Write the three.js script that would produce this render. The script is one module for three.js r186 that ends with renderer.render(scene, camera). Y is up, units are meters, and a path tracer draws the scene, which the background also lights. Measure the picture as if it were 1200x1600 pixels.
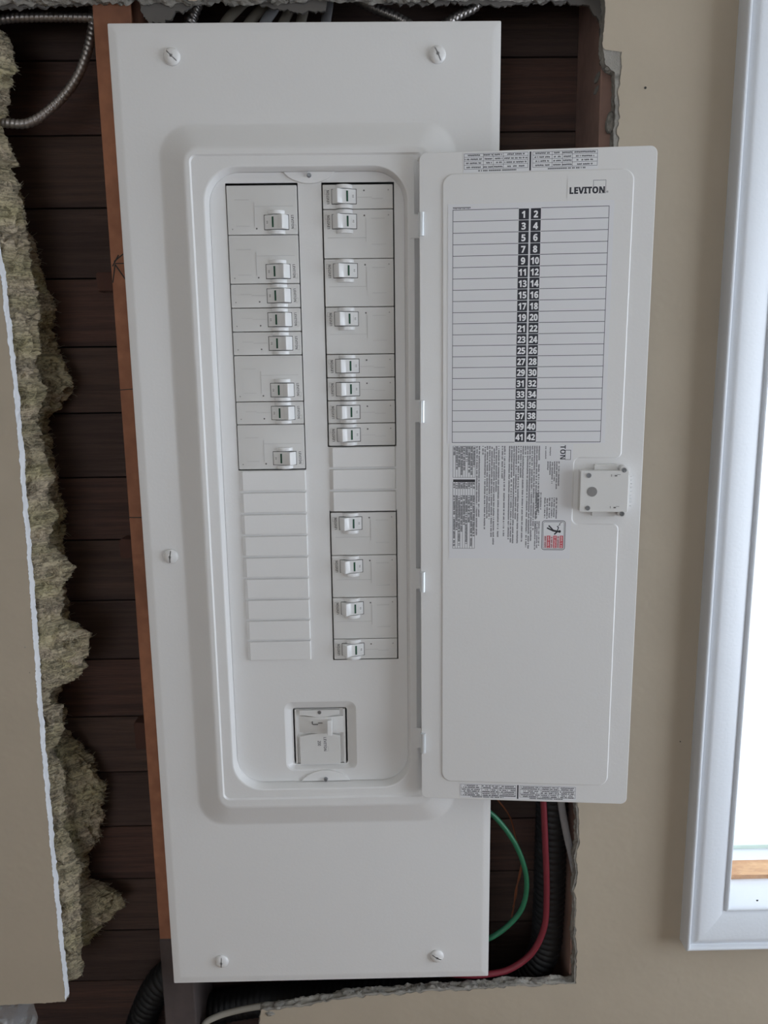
import * as THREE from 'three';
import { mergeGeometries, toCreasedNormals as creased, mergeVertices } from 'three/addons/utils/BufferGeometryUtils.js';
import { RectAreaLightUniformsLib } from 'three/addons/lights/RectAreaLightUniformsLib.js';
import { Brush, Evaluator, SUBTRACTION } from 'three-bvh-csg';

// ---------------------------------------------------------------- camera, sky, lights, exposure
const H = 1.45;                                   // height of the middle of the electrical panel above the floor
const scene = new THREE.Scene();
const renderer = new THREE.WebGLRenderer({ antialias: true });
renderer.toneMapping = THREE.LinearToneMapping;
renderer.toneMappingExposure = 0.475;
renderer.shadowMap.enabled = true;

const camera = new THREE.PerspectiveCamera(2 * Math.atan(800 / 1250) * 180 / Math.PI, 0.75, 0.05, 60);
camera.rotation.order = 'YXZ';
camera.rotation.set(-0.18617, -0.01391, -0.01248);
camera.position.set(0.06303, 0.2209 + H, 0.90843);
scene.add(camera);

scene.background = new THREE.Color().setRGB(0.89, 0.97, 1.06);
scene.backgroundIntensity = 5.0;

RectAreaLightUniformsLib.init();
function daylight(w, h, at, to, color, intensity) {       // daylight entering through a window
  const l = new THREE.RectAreaLight(new THREE.Color().setRGB(...color), intensity, w, h);
  l.position.set(...at); l.lookAt(...to); scene.add(l); return l;
}
daylight(1.1, 1.25, [1.70, 1.42, 0.73], [0, 1.42, 0.73], [0.87, 0.97, 1.10], 8.2).name = 'side_window_daylight';
daylight(1.3, 1.25, [-0.6, 1.45, 3.35], [-0.6, 1.45, 0], [0.93, 0.98, 1.06], 3.3).name = 'rear_window_daylight';

// ---------------------------------------------------------------- helpers
const toCreasedNormals = (g, a) => { g.scale(1000, 1000, 1000); const r = creased(g, a); r.scale(0.001, 0.001, 0.001); return r; };   // the addon compares corners on a coarse grid, so work in millimetres
let seed = 7;
const rnd = () => { seed = (seed * 1664525 + 1013904223) >>> 0; return seed / 4294967296; };
const rr_ = (a, b) => a + (b - a) * rnd();
function hash(x, y, z) { let h = (x * 374761393 + y * 668265263 + z * 2147483647) | 0; h = Math.imul(h ^ (h >>> 13), 1274126177); h ^= h >>> 16; return (h >>> 0) / 4294967296; }
function vnoise(x, y, z = 0) {
  const xi = Math.floor(x), yi = Math.floor(y), zi = Math.floor(z), s = (t) => t * t * (3 - 2 * t);
  const u = s(x - xi), v = s(y - yi), w = s(z - zi), L = (a, b, t) => a + (b - a) * t, g = (a, b, c) => hash(xi + a, yi + b, zi + c);
  return L(L(L(g(0, 0, 0), g(1, 0, 0), u), L(g(0, 1, 0), g(1, 1, 0), u), v), L(L(g(0, 0, 1), g(1, 0, 1), u), L(g(0, 1, 1), g(1, 1, 1), u), v), w) * 2 - 1;
}
function fbm(x, y, z = 0, o = 4) { let a = 1, s = 0, n = 0; for (let i = 0; i < o; i++) { s += a * vnoise(x, y, z); n += a; a *= 0.55; x = x * 2.03 + 17; y = y * 2.03 + 5; z = z * 2.03 + 9; } return s / n; }
const clamp = (t, a = 0, b = 1) => Math.min(b, Math.max(a, t));
const sstep = (a, b, t) => { t = clamp((t - a) / (b - a)); return t * t * (3 - 2 * t); };

const names = new Map();
function numbered(n) { const k = names.get(n) || 0; names.set(n, k + 1); return k ? n + '_' + String(k).padStart(3, '0') : n; }
function shade(o) { o.castShadow = true; o.receiveShadow = true; return o; }
function part(name, geo, mat, parent) { const m = shade(new THREE.Mesh(geo, mat)); m.name = name; parent.add(m); return m; }
// children are written in panel coordinates (origin: middle of the cover); finish() moves the group's origin to its own base
function group(name) { const g = new THREE.Group(); g.name = numbered(name); return g; }
function finish(o, label, category, grp, kind) {
  o.position.set(0, 0, 0); o.updateMatrixWorld(true);
  const b = new THREE.Box3().setFromObject(o), c = new THREE.Vector3((b.min.x + b.max.x) / 2, b.min.y, (b.min.z + b.max.z) / 2);
  if (o.isMesh) { o.geometry.translate(-c.x, -c.y, -c.z); for (const k of o.children) k.position.sub(c); } else for (const k of o.children) k.position.sub(c);
  o.position.set(c.x, c.y + H, c.z);
  if (label) o.userData.label = label; if (category) o.userData.category = category; if (grp) o.userData.group = grp; if (kind) o.userData.kind = kind;
  scene.add(o); return o;
}
function thingMesh(name, geo, mat, label, category, grp, kind) { const m = shade(new THREE.Mesh(geo, mat)); m.name = numbered(name); return finish(m, label, category, grp, kind); }
function box(x0, x1, y0, y1, z0, z1) { const g = new THREE.BoxGeometry(x1 - x0, y1 - y0, z1 - z0); g.translate((x0 + x1) / 2, (y0 + y1) / 2, (z0 + z1) / 2); return g; }
function plain(g) { const n = g.index ? g.toNonIndexed() : g; for (const k of Object.keys(n.attributes)) if (!['position', 'normal', 'uv'].includes(k)) n.deleteAttribute(k); if (!n.attributes.uv) n.setAttribute('uv', new THREE.Float32BufferAttribute(new Float32Array(n.attributes.position.count * 2), 2)); n.clearGroups(); return n; }
const merge = (...gs) => mergeGeometries(gs.map(plain));
function extr(shape, depth, bevel = 0, seg = 2, curve = 8) { return new THREE.ExtrudeGeometry(shape, { depth, bevelEnabled: bevel > 0, bevelThickness: bevel, bevelSize: bevel, bevelOffset: -bevel, bevelSegments: seg, curveSegments: curve }); }
function poly(pts) { const s = new THREE.Shape(); pts.forEach((p, i) => i ? s.lineTo(p[0], p[1]) : s.moveTo(p[0], p[1])); s.closePath(); return s; }
function rrPts(x0, x1, y0, y1, r, n = 10, k = 10) {       // rounded rectangle, counter-clockwise, fixed number of points
  const out = [], c = [[x1 - r, y1 - r, 0], [x0 + r, y1 - r, 90], [x0 + r, y0 + r, 180], [x1 - r, y0 + r, 270]], q = [];
  for (const [cx, cy, a] of c) { const arc = []; for (let i = 0; i <= n; i++) { const t = (a + 90 * i / n) * Math.PI / 180; arc.push([cx + r * Math.cos(t), cy + r * Math.sin(t)]); } q.push(arc); }
  for (let j = 0; j < 4; j++) { const A = q[j], B = q[(j + 1) % 4][0], e = A[A.length - 1]; out.push(...A); for (let i = 1; i < k; i++) out.push([e[0] + (B[0] - e[0]) * i / k, e[1] + (B[1] - e[1]) * i / k]); }
  return out;
}
const rrShape = (x0, x1, y0, y1, r, n = 6) => poly(rrPts(x0, x1, y0, y1, r, n, 1));
function loft(rings) {                                    // rings: outer to inner, each a list of [x, y, z]
  const n = rings[0].length, pos = [], uv = [], idx = [];
  for (const r of rings) for (const p of r) { pos.push(p[0], p[1], p[2]); uv.push(p[0], p[1]); }
  for (let j = 0; j + 1 < rings.length; j++) for (let i = 0; i < n; i++) { const a = j * n + i, b = j * n + (i + 1) % n; idx.push(a, b, b + n, a, b + n, a + n); }
  const g = new THREE.BufferGeometry(); g.setAttribute('position', new THREE.Float32BufferAttribute(pos, 3)); g.setAttribute('uv', new THREE.Float32BufferAttribute(uv, 2)); g.setIndex(idx); g.computeVertexNormals(); return g;
}
const lift = (pts, z) => pts.map(([x, y]) => [x, y, typeof z === 'function' ? z(x, y) : z]);
function tube(points, r, seg = 80, rad = 10) { return new THREE.TubeGeometry(new THREE.CatmullRomCurve3(points.map((p) => new THREE.Vector3(...p)), false, 'centripetal'), seg, r, rad, false); }
function worldUV(g, s = 1) { const p = g.attributes.position, n = g.attributes.normal, u = new Float32Array(p.count * 2); for (let i = 0; i < p.count; i++) { const ax = Math.abs(n.getX(i)), ay = Math.abs(n.getY(i)), az = Math.abs(n.getZ(i)); const x = p.getX(i), y = p.getY(i), z = p.getZ(i); if (az >= ax && az >= ay) { u[2 * i] = x * s; u[2 * i + 1] = y * s; } else if (ax >= ay) { u[2 * i] = z * s; u[2 * i + 1] = y * s; } else { u[2 * i] = x * s; u[2 * i + 1] = z * s; } } g.setAttribute('uv', new THREE.BufferAttribute(u, 2)); return g; }

// ---------------------------------------------------------------- textures and materials
function dataTex(w, h, fn, srgb) {
  const d = new Uint8Array(w * h * 4);
  for (let y = 0; y < h; y++) for (let x = 0; x < w; x++) { const c = fn(x / w, y / h, x, y), i = (y * w + x) * 4; d[i] = clamp(c[0]) * 255; d[i + 1] = clamp(c[1]) * 255; d[i + 2] = clamp(c[2]) * 255; d[i + 3] = 255; }
  const t = new THREE.DataTexture(d, w, h); t.wrapS = t.wrapT = THREE.RepeatWrapping; t.magFilter = THREE.LinearFilter; t.minFilter = THREE.LinearMipmapLinearFilter; t.generateMipmaps = true; if (srgb) t.colorSpace = THREE.SRGBColorSpace; t.needsUpdate = true; return t;
}
function canvasTex(w, h, draw) { const c = document.createElement('canvas'); c.width = w; c.height = h; const x = c.getContext('2d'); draw(x, w, h); const t = new THREE.CanvasTexture(c); t.colorSpace = THREE.SRGBColorSpace; t.anisotropy = 8; return t; }
const std = (o) => new THREE.MeshStandardMaterial({ side: THREE.DoubleSide, ...o });
const PAINT = '#e4e3e2';
const peel = dataTex(256, 256, (u, v) => { const n = 0.5 + 0.5 * fbm(u * 64, v * 64, 3, 3); return [n, n, n]; });
const peelAt = (s) => { const t = peel.clone(); t.repeat.set(s, s); t.needsUpdate = true; return t; };
const M = {
  paint: new THREE.MeshPhysicalMaterial({ color: PAINT, roughness: 0.34, side: THREE.DoubleSide, bumpMap: peelAt(8), bumpScale: 0.00006 }),
  plastic: new THREE.MeshPhysicalMaterial({ color: '#dedddb', roughness: 0.36, side: THREE.DoubleSide }),
  toggle: new THREE.MeshPhysicalMaterial({ color: '#eaeaea', roughness: 0.22, side: THREE.DoubleSide }),
  emboss: std({ color: '#cdccca', roughness: 0.4 }),
  black: std({ color: '#17171a', roughness: 0.8 }),
  gap: std({ color: '#3a3938', roughness: 0.9 }),
  green: std({ color: '#0c4a33', roughness: 0.5 }),
  greyPrint: std({ color: '#6f6d6c', roughness: 0.7 }),
  zinc: std({ color: '#8e9093', metalness: 0.8, roughness: 0.35 }),
  steel: std({ color: '#dfe3e6', metalness: 0.35, roughness: 0.3 }),
  cable: std({ color: '#a09a96', metalness: 0.85, roughness: 0.38 }),
  plaster: std({ color: '#c4c1bb', roughness: 0.95, map: dataTex(256, 256, (u, v) => { const n = 0.78 + 0.16 * fbm(u * 40, v * 40, 1, 4) + (hash(Math.floor(u * 256), Math.floor(v * 256), 5) > 0.96 ? -0.2 : 0); return [n, n * 0.99, n * 0.97]; }, true), bumpMap: peelAt(20), bumpScale: 0.0006 }),
  gypsum: std({ color: '#eceef2', roughness: 0.95, bumpMap: peelAt(20), bumpScale: 0.0004 }),
  tornPaper: std({ color: '#6a6662', roughness: 1 }),
  casing: new THREE.MeshPhysicalMaterial({ color: '#dfe3e9', roughness: 0.4, side: THREE.DoubleSide, bumpMap: peelAt(6), bumpScale: 0.00015 }),
  hose: std({ color: '#101114', roughness: 0.6 }),
  greenWire: std({ color: '#226a49', roughness: 0.45 }),
  redWire: std({ color: '#7a2531', roughness: 0.45 }),
  copper: std({ color: '#a5684a', metalness: 0.7, roughness: 0.45 }),
  greySheath: std({ color: '#8d8c8e', roughness: 0.55 }),
  tanSheath: std({ color: '#7f776b', roughness: 0.6 }),
  whiteSheath: std({ color: '#b8b4aa', roughness: 0.55 }),
  enclosure: std({ color: '#9b9c9e', roughness: 0.5, metalness: 0.3 }),
  tar: std({ color: '#141210', roughness: 1 }),
  ceiling: std({ color: '#e6e3dc', roughness: 0.95 }),
  floor: std({ color: '#8a6f55', roughness: 0.6 }),
  glass: new THREE.MeshPhysicalMaterial({ color: '#ffffff', transmission: 1, thickness: 0, roughness: 0.02, ior: 1.5 }),
  film: new THREE.MeshPhysicalMaterial({ color: '#f2f4f6', transmission: 0.75, thickness: 0, roughness: 0.12, ior: 1.45, side: THREE.DoubleSide }),
};
const wallTex = dataTex(512, 512, (u, v) => { const n = 0.985 + 0.02 * fbm(u * 14, v * 14, 8, 4); return [n, n, n]; }, true);
const wallBump = peelAt(2.2);
wallTex.repeat.set(1.4, 1.4);
M.wall = std({ color: new THREE.Color().setRGB(0.472, 0.402, 0.312), roughness: 0.72, map: wallTex, bumpMap: wallBump, bumpScale: 0.00025 });
function woodTex(base, dark, sx, sy, cracks, z) {         // grain runs along u
  return dataTex(512, 256, (u, v, x, y) => {
    const g = fbm(u * sx, v * sy + 0.6 * fbm(u * 4, v * 3, z, 2), z, 5), f = fbm(u * sx * 6, v * sy * 5, z + 4, 3), b = fbm(u * 3, v * 2, z + 9, 3);
    let t = clamp(0.5 + 0.55 * g + 0.25 * f); t = clamp(t + 0.35 * b);
    let c = [0, 1, 2].map((i) => dark[i] + (base[i] - dark[i]) * t);
    for (const [ax, ay, bx, by, w] of cracks) { const dx = bx - ax, dy = by - ay, k = clamp(((u - ax) * dx + (v - ay) * dy) / (dx * dx + dy * dy)), e = Math.hypot((u - ax - k * dx) * 12, v - ay - k * dy) + 0.02 * fbm(u * 60, v * 60, 2, 2); if (e < w) c = c.map((q) => q * 0.25); }
    return c;
  }, true);
}
const plankMats = [0, 1, 2].map((k) => std({ color: '#ffffff', roughness: 0.85, map: woodTex([[0.37, 0.29, 0.25], [0.34, 0.27, 0.24], [0.39, 0.28, 0.24]][k], [0.24, 0.18, 0.16], 6, 30, [], 20 + k * 7), bumpMap: peel, bumpScale: 0.0005 }));
const studTex = woodTex([0.70, 0.48, 0.36], [0.50, 0.33, 0.25], 10, 9, [], 51);
M.stud = std({ color: '#ffffff', roughness: 0.85, map: studTex });
M.studGrey = std({ color: '#9a9290', roughness: 0.95, map: woodTex([0.62, 0.58, 0.57], [0.45, 0.42, 0.42], 8, 10, [], 77) });
M.studDark = std({ color: '#ffffff', roughness: 0.85, map: woodTex([0.70, 0.56, 0.50], [0.55, 0.44, 0.40], 10, 9, [], 61) });
M.blockWood = std({ color: '#77655f', roughness: 0.9, map: M.studDark.map });
M.oak = std({ color: '#ffffff', roughness: 0.7, map: woodTex([0.86, 0.68, 0.48], [0.66, 0.45, 0.27], 8, 18, [], 91) });

// ---------------------------------------------------------------- the panel wall: drywall with a ragged hole, window opening
const ZF = -0.004, ZB = -0.0167;
const RX0 = -1.9, RX1 = 1.75, RZ1 = 3.4, RY0 = -H, RY1 = 2.5 - H, ZOUT = -0.165;
const WIN = { x0: 0.5085, x1: 1.16, y0: -0.468, y1: 0.80 };
// [x, y, jag] around the hole, clockwise from the upper right
const holeCtl = [[0.3128, 0.596, 1], [0.3127, 0.54, 1], [0.3145, 0.526, 1.2], [0.326, 0.5185, 0.6], [0.3275, 0.49, 0.8], [0.3265, 0.455, 0.8], [0.328, 0.42, 0.8], [0.325, 0.2, 0.8], [0.318, 0, 0.8], [0.312, -0.2, 0.8], [0.3105, -0.325, 0.9], [0.3145, -0.365, 1], [0.3128, -0.455, 1], [0.3165, -0.53, 1], [0.3165, -0.5815, 1], [0.24, -0.5845, 1.4], [0.15, -0.5885, 1.5], [0.034, -0.595, 1.5], [-0.058, -0.608, 1.4], [-0.0925, -0.6145, 1], [-0.0975, -0.64, 0.8], [-0.10, -0.76, 0.8], [-0.56, -0.76, 0.6], [-0.56, -0.5985, 0.6], [-0.43, -0.5965, 0.5], [-0.347, -0.5935, 0.3], [-0.348, -0.44, 0.5], [-0.3465, -0.22, 0.6], [-0.341, -0.02, 0.6], [-0.3378, 0.2, 0.6], [-0.340, 0.318, 0.6], [-0.352, 0.45, 0.8], [-0.372, 0.588, 1], [-0.31, 0.5925, 1.6], [-0.2, 0.5935, 1.6], [-0.116, 0.5905, 1.6], [0, 0.5930, 1.6], [0.08, 0.5925, 1.4], [0.2, 0.5930, 1.4], [0.28, 0.5935, 1.2]];
const hole = [];
holeCtl.forEach((p, i) => { const q = holeCtl[(i + 1) % holeCtl.length], L = Math.hypot(q[0] - p[0], q[1] - p[1]), n = Math.max(1, Math.round(L / 0.0022)); for (let k = 0; k < n; k++) { const t = k / n; hole.push([p[0] + (q[0] - p[0]) * t, p[1] + (q[1] - p[1]) * t, p[2] + (q[2] - p[2]) * t]); } });
const holeN = hole.map((p, i) => { const a = hole[(i + hole.length - 3) % hole.length], b = hole[(i + 3) % hole.length], dx = b[0] - a[0], dy = b[1] - a[1], l = Math.hypot(dx, dy) || 1; return [dy / l * -1 * -1, -dx / l]; }); // towards the inside of the hole (clockwise order)
function holeRing(amp, k, inset, freq = 130) { return hole.map((p, i) => { const n = fbm(p[0] * freq, p[1] * freq, k, 4) * amp * p[2] + 0.5 * fbm(p[0] * 45, p[1] * 45, 40, 3) * 0.006 * (p[2] > 0.7 ? 1 : 0.35) + 0.0006 * vnoise(p[0] * 520, p[1] * 520, k) + inset; return [p[0] + holeN[i][0] * n, p[1] + holeN[i][1] * n]; }); }
// the torn strip right of the hole: paint and paper are off, the grey core shows
const tornPaint = (p) => {
  let [x, y] = p; const w = vnoise(x * 300, y * 300, 2);
  if (x > 0.3 && y > 0.38 && y < 0.5405) x = Math.max(x + (0.0045 + 0.0018 * w) * sstep(0.5405, 0.5385, y), y > 0.505 ? 0.3318 + 0.0012 * w - 0.02 * sstep(0.5375, 0.5405, y) : 0);
  if (x > 0.3 && y < -0.3) x += 0.0022 + 0.001 * vnoise(0, y * 220, 4);
  if (p[1] < -0.57 && x > -0.09 && x < 0.33) y -= 0.002 + 0.0014 * vnoise(x * 200, 3, 1);
  return [x, y];
};
const wallBack = group('wall_back');
function wallShape(ring) { const s = poly([[RX0, RY0], [RX1, RY0], [RX1, RY1], [RX0, RY1]]); s.holes.push(poly(ring)); s.holes.push(poly([[WIN.x0, WIN.y0], [WIN.x0, WIN.y1], [WIN.x1, WIN.y1], [WIN.x1, WIN.y0]])); return s; }
const ringFront = holeRing(0.0018, 3, 0);
function flat(shape, z) { const g = new THREE.ShapeGeometry(shape); g.translate(0, 0, z); return worldUV(g); }
part('painted_face', flat(wallShape(ringFront.map(tornPaint)), ZF), M.wall, wallBack);
{ // core face just under the paper, seen where the paper is torn away
  const s = poly([[RX0, RY0], [RX1, RY0], [RX1, RY1], [RX0, RY1]]); s.holes.push(poly(ringFront)); s.holes.push(poly([[WIN.x0, WIN.y0], [WIN.x0, WIN.y1], [WIN.x1, WIN.y1], [WIN.x1, WIN.y0]]));
  part('plaster_core', merge(flat(s, ZF - 0.0007), flat(wallShape(holeRing(0.0018, 12, 0)), ZB)), M.plaster, wallBack);
  const rings = []; const D = [[0, 0, 0.0018, 3], [0.16, 0.0004, 0.003, 5], [0.34, 0.0002, 0.0035, 6], [0.52, 0.0008, 0.0040, 7], [0.70, 0.0006, 0.0045, 8], [0.86, 0.0012, 0.004, 9], [1, 0, 0.0018, 12]];
  for (const [t, ins, amp, k] of D) rings.push(holeRing(amp, k, ins, 130).map((p) => [p[0], p[1], ZF - 0.0007 + (ZB - ZF + 0.0007) * t]));
  const strip = (test) => { // split the broken edge where it is clean gypsum and where it is grey crumbled plaster
    const n = hole.length, pos = [], uv = [], idx = [];
    for (const r of rings) r.forEach((p) => { pos.push(...p); uv.push(p[0] + p[2], p[1] + p[2]); });
    for (let j = 0; j + 1 < rings.length; j++) for (let i = 0; i < n; i++) { if (!test(hole[i])) continue; const a = j * n + i, b = j * n + (i + 1) % n; idx.push(a, b, b + n, a, b + n, a + n); }
    const g = new THREE.BufferGeometry(); g.setAttribute('position', new THREE.Float32BufferAttribute(pos, 3)); g.setAttribute('uv', new THREE.Float32BufferAttribute(uv, 2)); g.setIndex(idx); g.computeVertexNormals(); return plain(g);
  };
  const left = (p) => p[0] < -0.33 && p[1] > -0.5934;
  part('gypsum_edge', strip(left), M.gypsum, wallBack);
  part('broken_edge', strip((p) => !left(p)), M.plaster, wallBack);
}
// torn scraps of paper and plaster hanging at the top edge
function scrap(pts, z, t, mat, k) {
  const fine = []; pts.forEach((p, i) => { const q = pts[(i + 1) % pts.length], n = Math.max(1, Math.round(Math.hypot(q[0] - p[0], q[1] - p[1]) / 0.0018)); for (let j = 0; j < n; j++) { const x = p[0] + (q[0] - p[0]) * j / n, y = p[1] + (q[1] - p[1]) * j / n; fine.push([x + 0.0018 * fbm(x * 260, y * 260, k, 3), y + 0.004 * fbm(x * 300, y * 300, k + 3, 3)]); } });
  const g = worldUV(plain(extr(poly(fine), t, 0))); g.translate(0, 0, z); return g;
}
part('torn_scrap', scrap([[-0.176, 0.606], [-0.1715, 0.583], [-0.168, 0.5755], [-0.159, 0.5715], [-0.150, 0.574], [-0.142, 0.576], [-0.136, 0.583], [-0.128, 0.5835], [-0.117, 0.589], [-0.112, 0.606]], -0.02, 0.004, M.tornPaper, 4), M.tornPaper, wallBack);
part('torn_scrap', scrap([[-0.052, 0.60], [-0.047, 0.589], [-0.02, 0.5855], [-0.004, 0.5825], [0.010, 0.5828], [0.021, 0.5850], [0.024, 0.60]], -0.021, 0.0035, M.tornPaper, 9), M.tornPaper, wallBack);
part('torn_scrap', scrap([[-0.36, 0.606], [-0.35, 0.584], [-0.325, 0.588], [-0.29, 0.589], [-0.25, 0.5915], [-0.216, 0.592], [-0.213, 0.606]], -0.022, 0.0045, M.tornPaper, 14), M.tornPaper, wallBack);
part('torn_scrap', scrap([[0.07, 0.606], [0.075, 0.5925], [0.11, 0.589], [0.16, 0.591], [0.21, 0.5875], [0.26, 0.591], [0.30, 0.588], [0.3125, 0.57], [0.3135, 0.53], [0.318, 0.53], [0.322, 0.60]], -0.021, 0.003, M.tornPaper, 19), M.tornPaper, wallBack);
// loose plaster lumps on the broken edges
function lump(x, y, z, sx, sy, sz, k) { const g = mergeVertices(new THREE.IcosahedronGeometry(1, 2).deleteAttribute('normal').deleteAttribute('uv')), p = g.attributes.position; for (let i = 0; i < p.count; i++) { const n = 1 + 0.45 * fbm(p.getX(i) * 1.7 + k, p.getY(i) * 1.7, p.getZ(i) * 1.7, 3); p.setXYZ(i, x + p.getX(i) * sx * n, y + p.getY(i) * sy * n, z + p.getZ(i) * sz * n); } g.computeVertexNormals(); return worldUV(g); }
for (const [x, y, z, a, b, c] of [[0.322, 0.523, -0.010, 0.0065, 0.0042, 0.005], [0.3143, 0.5215, -0.032, 0.0011, 0.0045, 0.012], [0.3143, 0.5095, -0.034, 0.0010, 0.0035, 0.010], [0.325, 0.470, -0.012, 0.005, 0.011, 0.004], [-0.071, -0.612, -0.009, 0.008, 0.0045, 0.006], [-0.082, -0.619, -0.006, 0.007, 0.004, 0.005], [0.02, -0.5955, -0.012, 0.010, 0.0035, 0.005], [0.18, -0.5875, -0.012, 0.012, 0.003, 0.005], [0.275, -0.584, -0.011, 0.014, 0.003, 0.005], [0.318, -0.50, -0.007, 0.003, 0.006, 0.003], [-0.3535, -0.108, -0.007, 0.0035, 0.003, 0.003], [-0.3505, -0.14, -0.008, 0.003, 0.006, 0.004]])
  part('plaster_lump', lump(x, y, z, a, b, c, x * 90), M.plaster, wallBack);
// nail hole and specks in the paint
for (const [x, y, r] of [[0.3585, 0.5025, 0.0013], [0.498 - 0.06, -0.245, 0.0008]]) { const g = new THREE.CylinderGeometry(r, r, 0.0004, 10); g.rotateX(Math.PI / 2); g.translate(x, y, ZF + 0.0001); part('nail_hole', g, M.gap, wallBack); }
// framing and sheathing behind the hole
const BP = 0.0828, bTop = 0.5744 + 2 * BP;
for (let k = 0; k < 18; k++) { const g = new THREE.BoxGeometry(1.0, BP - 0.0022, 0.018); g.translate(-0.07, bTop - BP * (k + 0.5), -0.134 + rr_(-0.0008, 0.0008)); const uvs = g.attributes.uv; const off = rnd(), off2 = rnd() * 0.3; for (let i = 0; i < uvs.count; i++) uvs.setXY(i, uvs.getX(i) * 1.3 + off, uvs.getY(i) * 0.7 + off2); part('plank', g, plankMats[k % 3], wallBack); }
{ const s = poly([[RX0, RY0], [RX1, RY0], [RX1, RY1], [RX0, RY1]]); s.holes.push(poly([[WIN.x0, WIN.y0], [WIN.x0, WIN.y1], [WIN.x1, WIN.y1], [WIN.x1, WIN.y0]])); const g = extr(s, 0.012); g.translate(0, 0, -0.158); part('tar_paper', g, M.tar, wallBack); }
function stud(x0, x1, y0, y1, z0, z1, mat, off = 0) { const g = plain(extr(poly([[x0, y0], [x1, y0], [x1, y1], [x0, y1]]), z1 - z0 - 0.003, 0.0015, 2)); g.translate(0, 0, z0 + 0.0015); worldUV(g); const u = g.attributes.uv; for (let i = 0; i < u.count; i++) { const a = u.getX(i), b = u.getY(i); u.setXY(i, b * 1.6 + off, a * 2.5); } return part('stud', g, mat, wallBack); }
stud(-0.2235, -0.1835, -0.516, 1.0, -0.124, -0.018, M.stud);
stud(-0.2245, -0.1835, -1.40, -0.5162, -0.124, -0.019, M.studGrey, 0.3);
stud(0.3145, 0.3545, -1.40, 1.0, -0.124, -0.018, M.studDark, 0.6);
{ // cross saw marks and cracks in the left stud: real grooves shown as thin dark slivers set into its face
  const line = (a, b, w) => { const dx = b[0] - a[0], dy = b[1] - a[1], l = Math.hypot(dx, dy), g = new THREE.BoxGeometry(l, w, 0.0006); g.rotateZ(Math.atan2(dy, dx)); g.translate((a[0] + b[0]) / 2, (a[1] + b[1]) / 2, -0.0178); return g; };
  part('crack', merge(line([-0.2215, 0.328], [-0.214, 0.340], 0.0012), line([-0.2195, 0.333], [-0.206, 0.343], 0.0012), line([-0.2185, 0.330], [-0.2035, 0.3065], 0.0013), line([-0.2185, 0.330], [-0.2225, 0.3105], 0.0012), line([-0.2185, 0.331], [-0.208, 0.331], 0.001)), M.gap, wallBack);
  part('saw_mark', line([-0.2235, 0.1925], [-0.205, 0.1935], 0.001), M.gap, wallBack);
  part('saw_mark', line([-0.2235, 0.0445], [-0.205, 0.0442], 0.001), M.gap, wallBack);
  part('nail_hole', lump(0.3285, 0.474, -0.0178, 0.0012, 0.005, 0.0006, 2), M.gap, wallBack);
}
finish(wallBack, 'beige painted drywall with a ragged hole around the electrical panel', 'wall', null, 'structure');

// small wooden pegs beside the left stud
for (const [x0, x1, y0, y1, lab] of [[-0.2440, -0.2245, 0.3025, 0.3235, 'topmost small brown wooden block beside the left stud'], [-0.2410, -0.2245, -0.0075, 0.0160, 'middle small wooden block beside the left stud, level with the side screw'], [-0.2405, -0.2245, -0.2545, -0.2190, 'lowest small reddish wooden block beside the left stud']]) {
  const pts = rrPts(x0, x1, y0, y1, 0.003, 3, 1).map(([x, y], i) => [x + (x < -0.23 ? 0.0012 * vnoise(i * 3.1, y * 300) : 0), y + 0.001 * vnoise(i * 2.7, x * 300)]);
  const g = worldUV(plain(extr(poly(pts), 0.02, 0.001))); g.translate(0, 0, -0.05); thingMesh('wood_block', g, M.blockWood, lab, 'wood block', 'wooden blocks beside the stud');
}

// ---------------------------------------------------------------- the room: floor, ceiling, other walls with windows
function structure(name, geo, mat, label) { const m = thingMesh(name, worldUV(plain(geo)), mat, label, 'room', null, 'structure'); m.userData.category = name.split('_')[0]; return m; }
structure('floor', box(RX0 - 0.15, RX1 + 0.15, RY0 - 0.12, RY0, ZOUT, RZ1 + 0.15), M.floor, 'brown wooden floor of the room below the panel');
structure('ceiling', box(RX0 - 0.15, RX1 + 0.15, RY1, RY1 + 0.12, ZOUT, RZ1 + 0.15), M.ceiling, 'pale ceiling of the room above the panel');
structure('wall_left', box(RX0 - 0.15, RX0, RY0, RY1, ZOUT, RZ1 + 0.15), M.wall, 'beige painted wall left of the room');
const SW = { a0: 0.18, a1: 1.28, y0: -0.655, y1: 0.595 };        // side window, along z
{ const s = poly([[-(RZ1 + 0.15), RY0], [-ZOUT, RY0], [-ZOUT, RY1], [-(RZ1 + 0.15), RY1]]); s.holes.push(poly([[-SW.a1, SW.y0], [-SW.a0, SW.y0], [-SW.a0, SW.y1], [-SW.a1, SW.y1]])); const g = extr(s, 0.15); g.rotateY(Math.PI / 2); g.translate(RX1, 0, 0); structure('wall_right', g, M.wall, 'beige painted wall with a window right of the room'); }
const RW = { a0: -1.25, a1: 0.05, y0: -0.625, y1: 0.625 };
{ const s = poly([[RX0, RY0], [RX1, RY0], [RX1, RY1], [RX0, RY1]]); s.holes.push(poly([[RW.a0, RW.y0], [RW.a1, RW.y0], [RW.a1, RW.y1], [RW.a0, RW.y1]])); const g = extr(s, 0.15); g.translate(0, 0, RZ1); structure('wall_rear', g, M.wall, 'beige painted wall with a window behind the camera'); }
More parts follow.
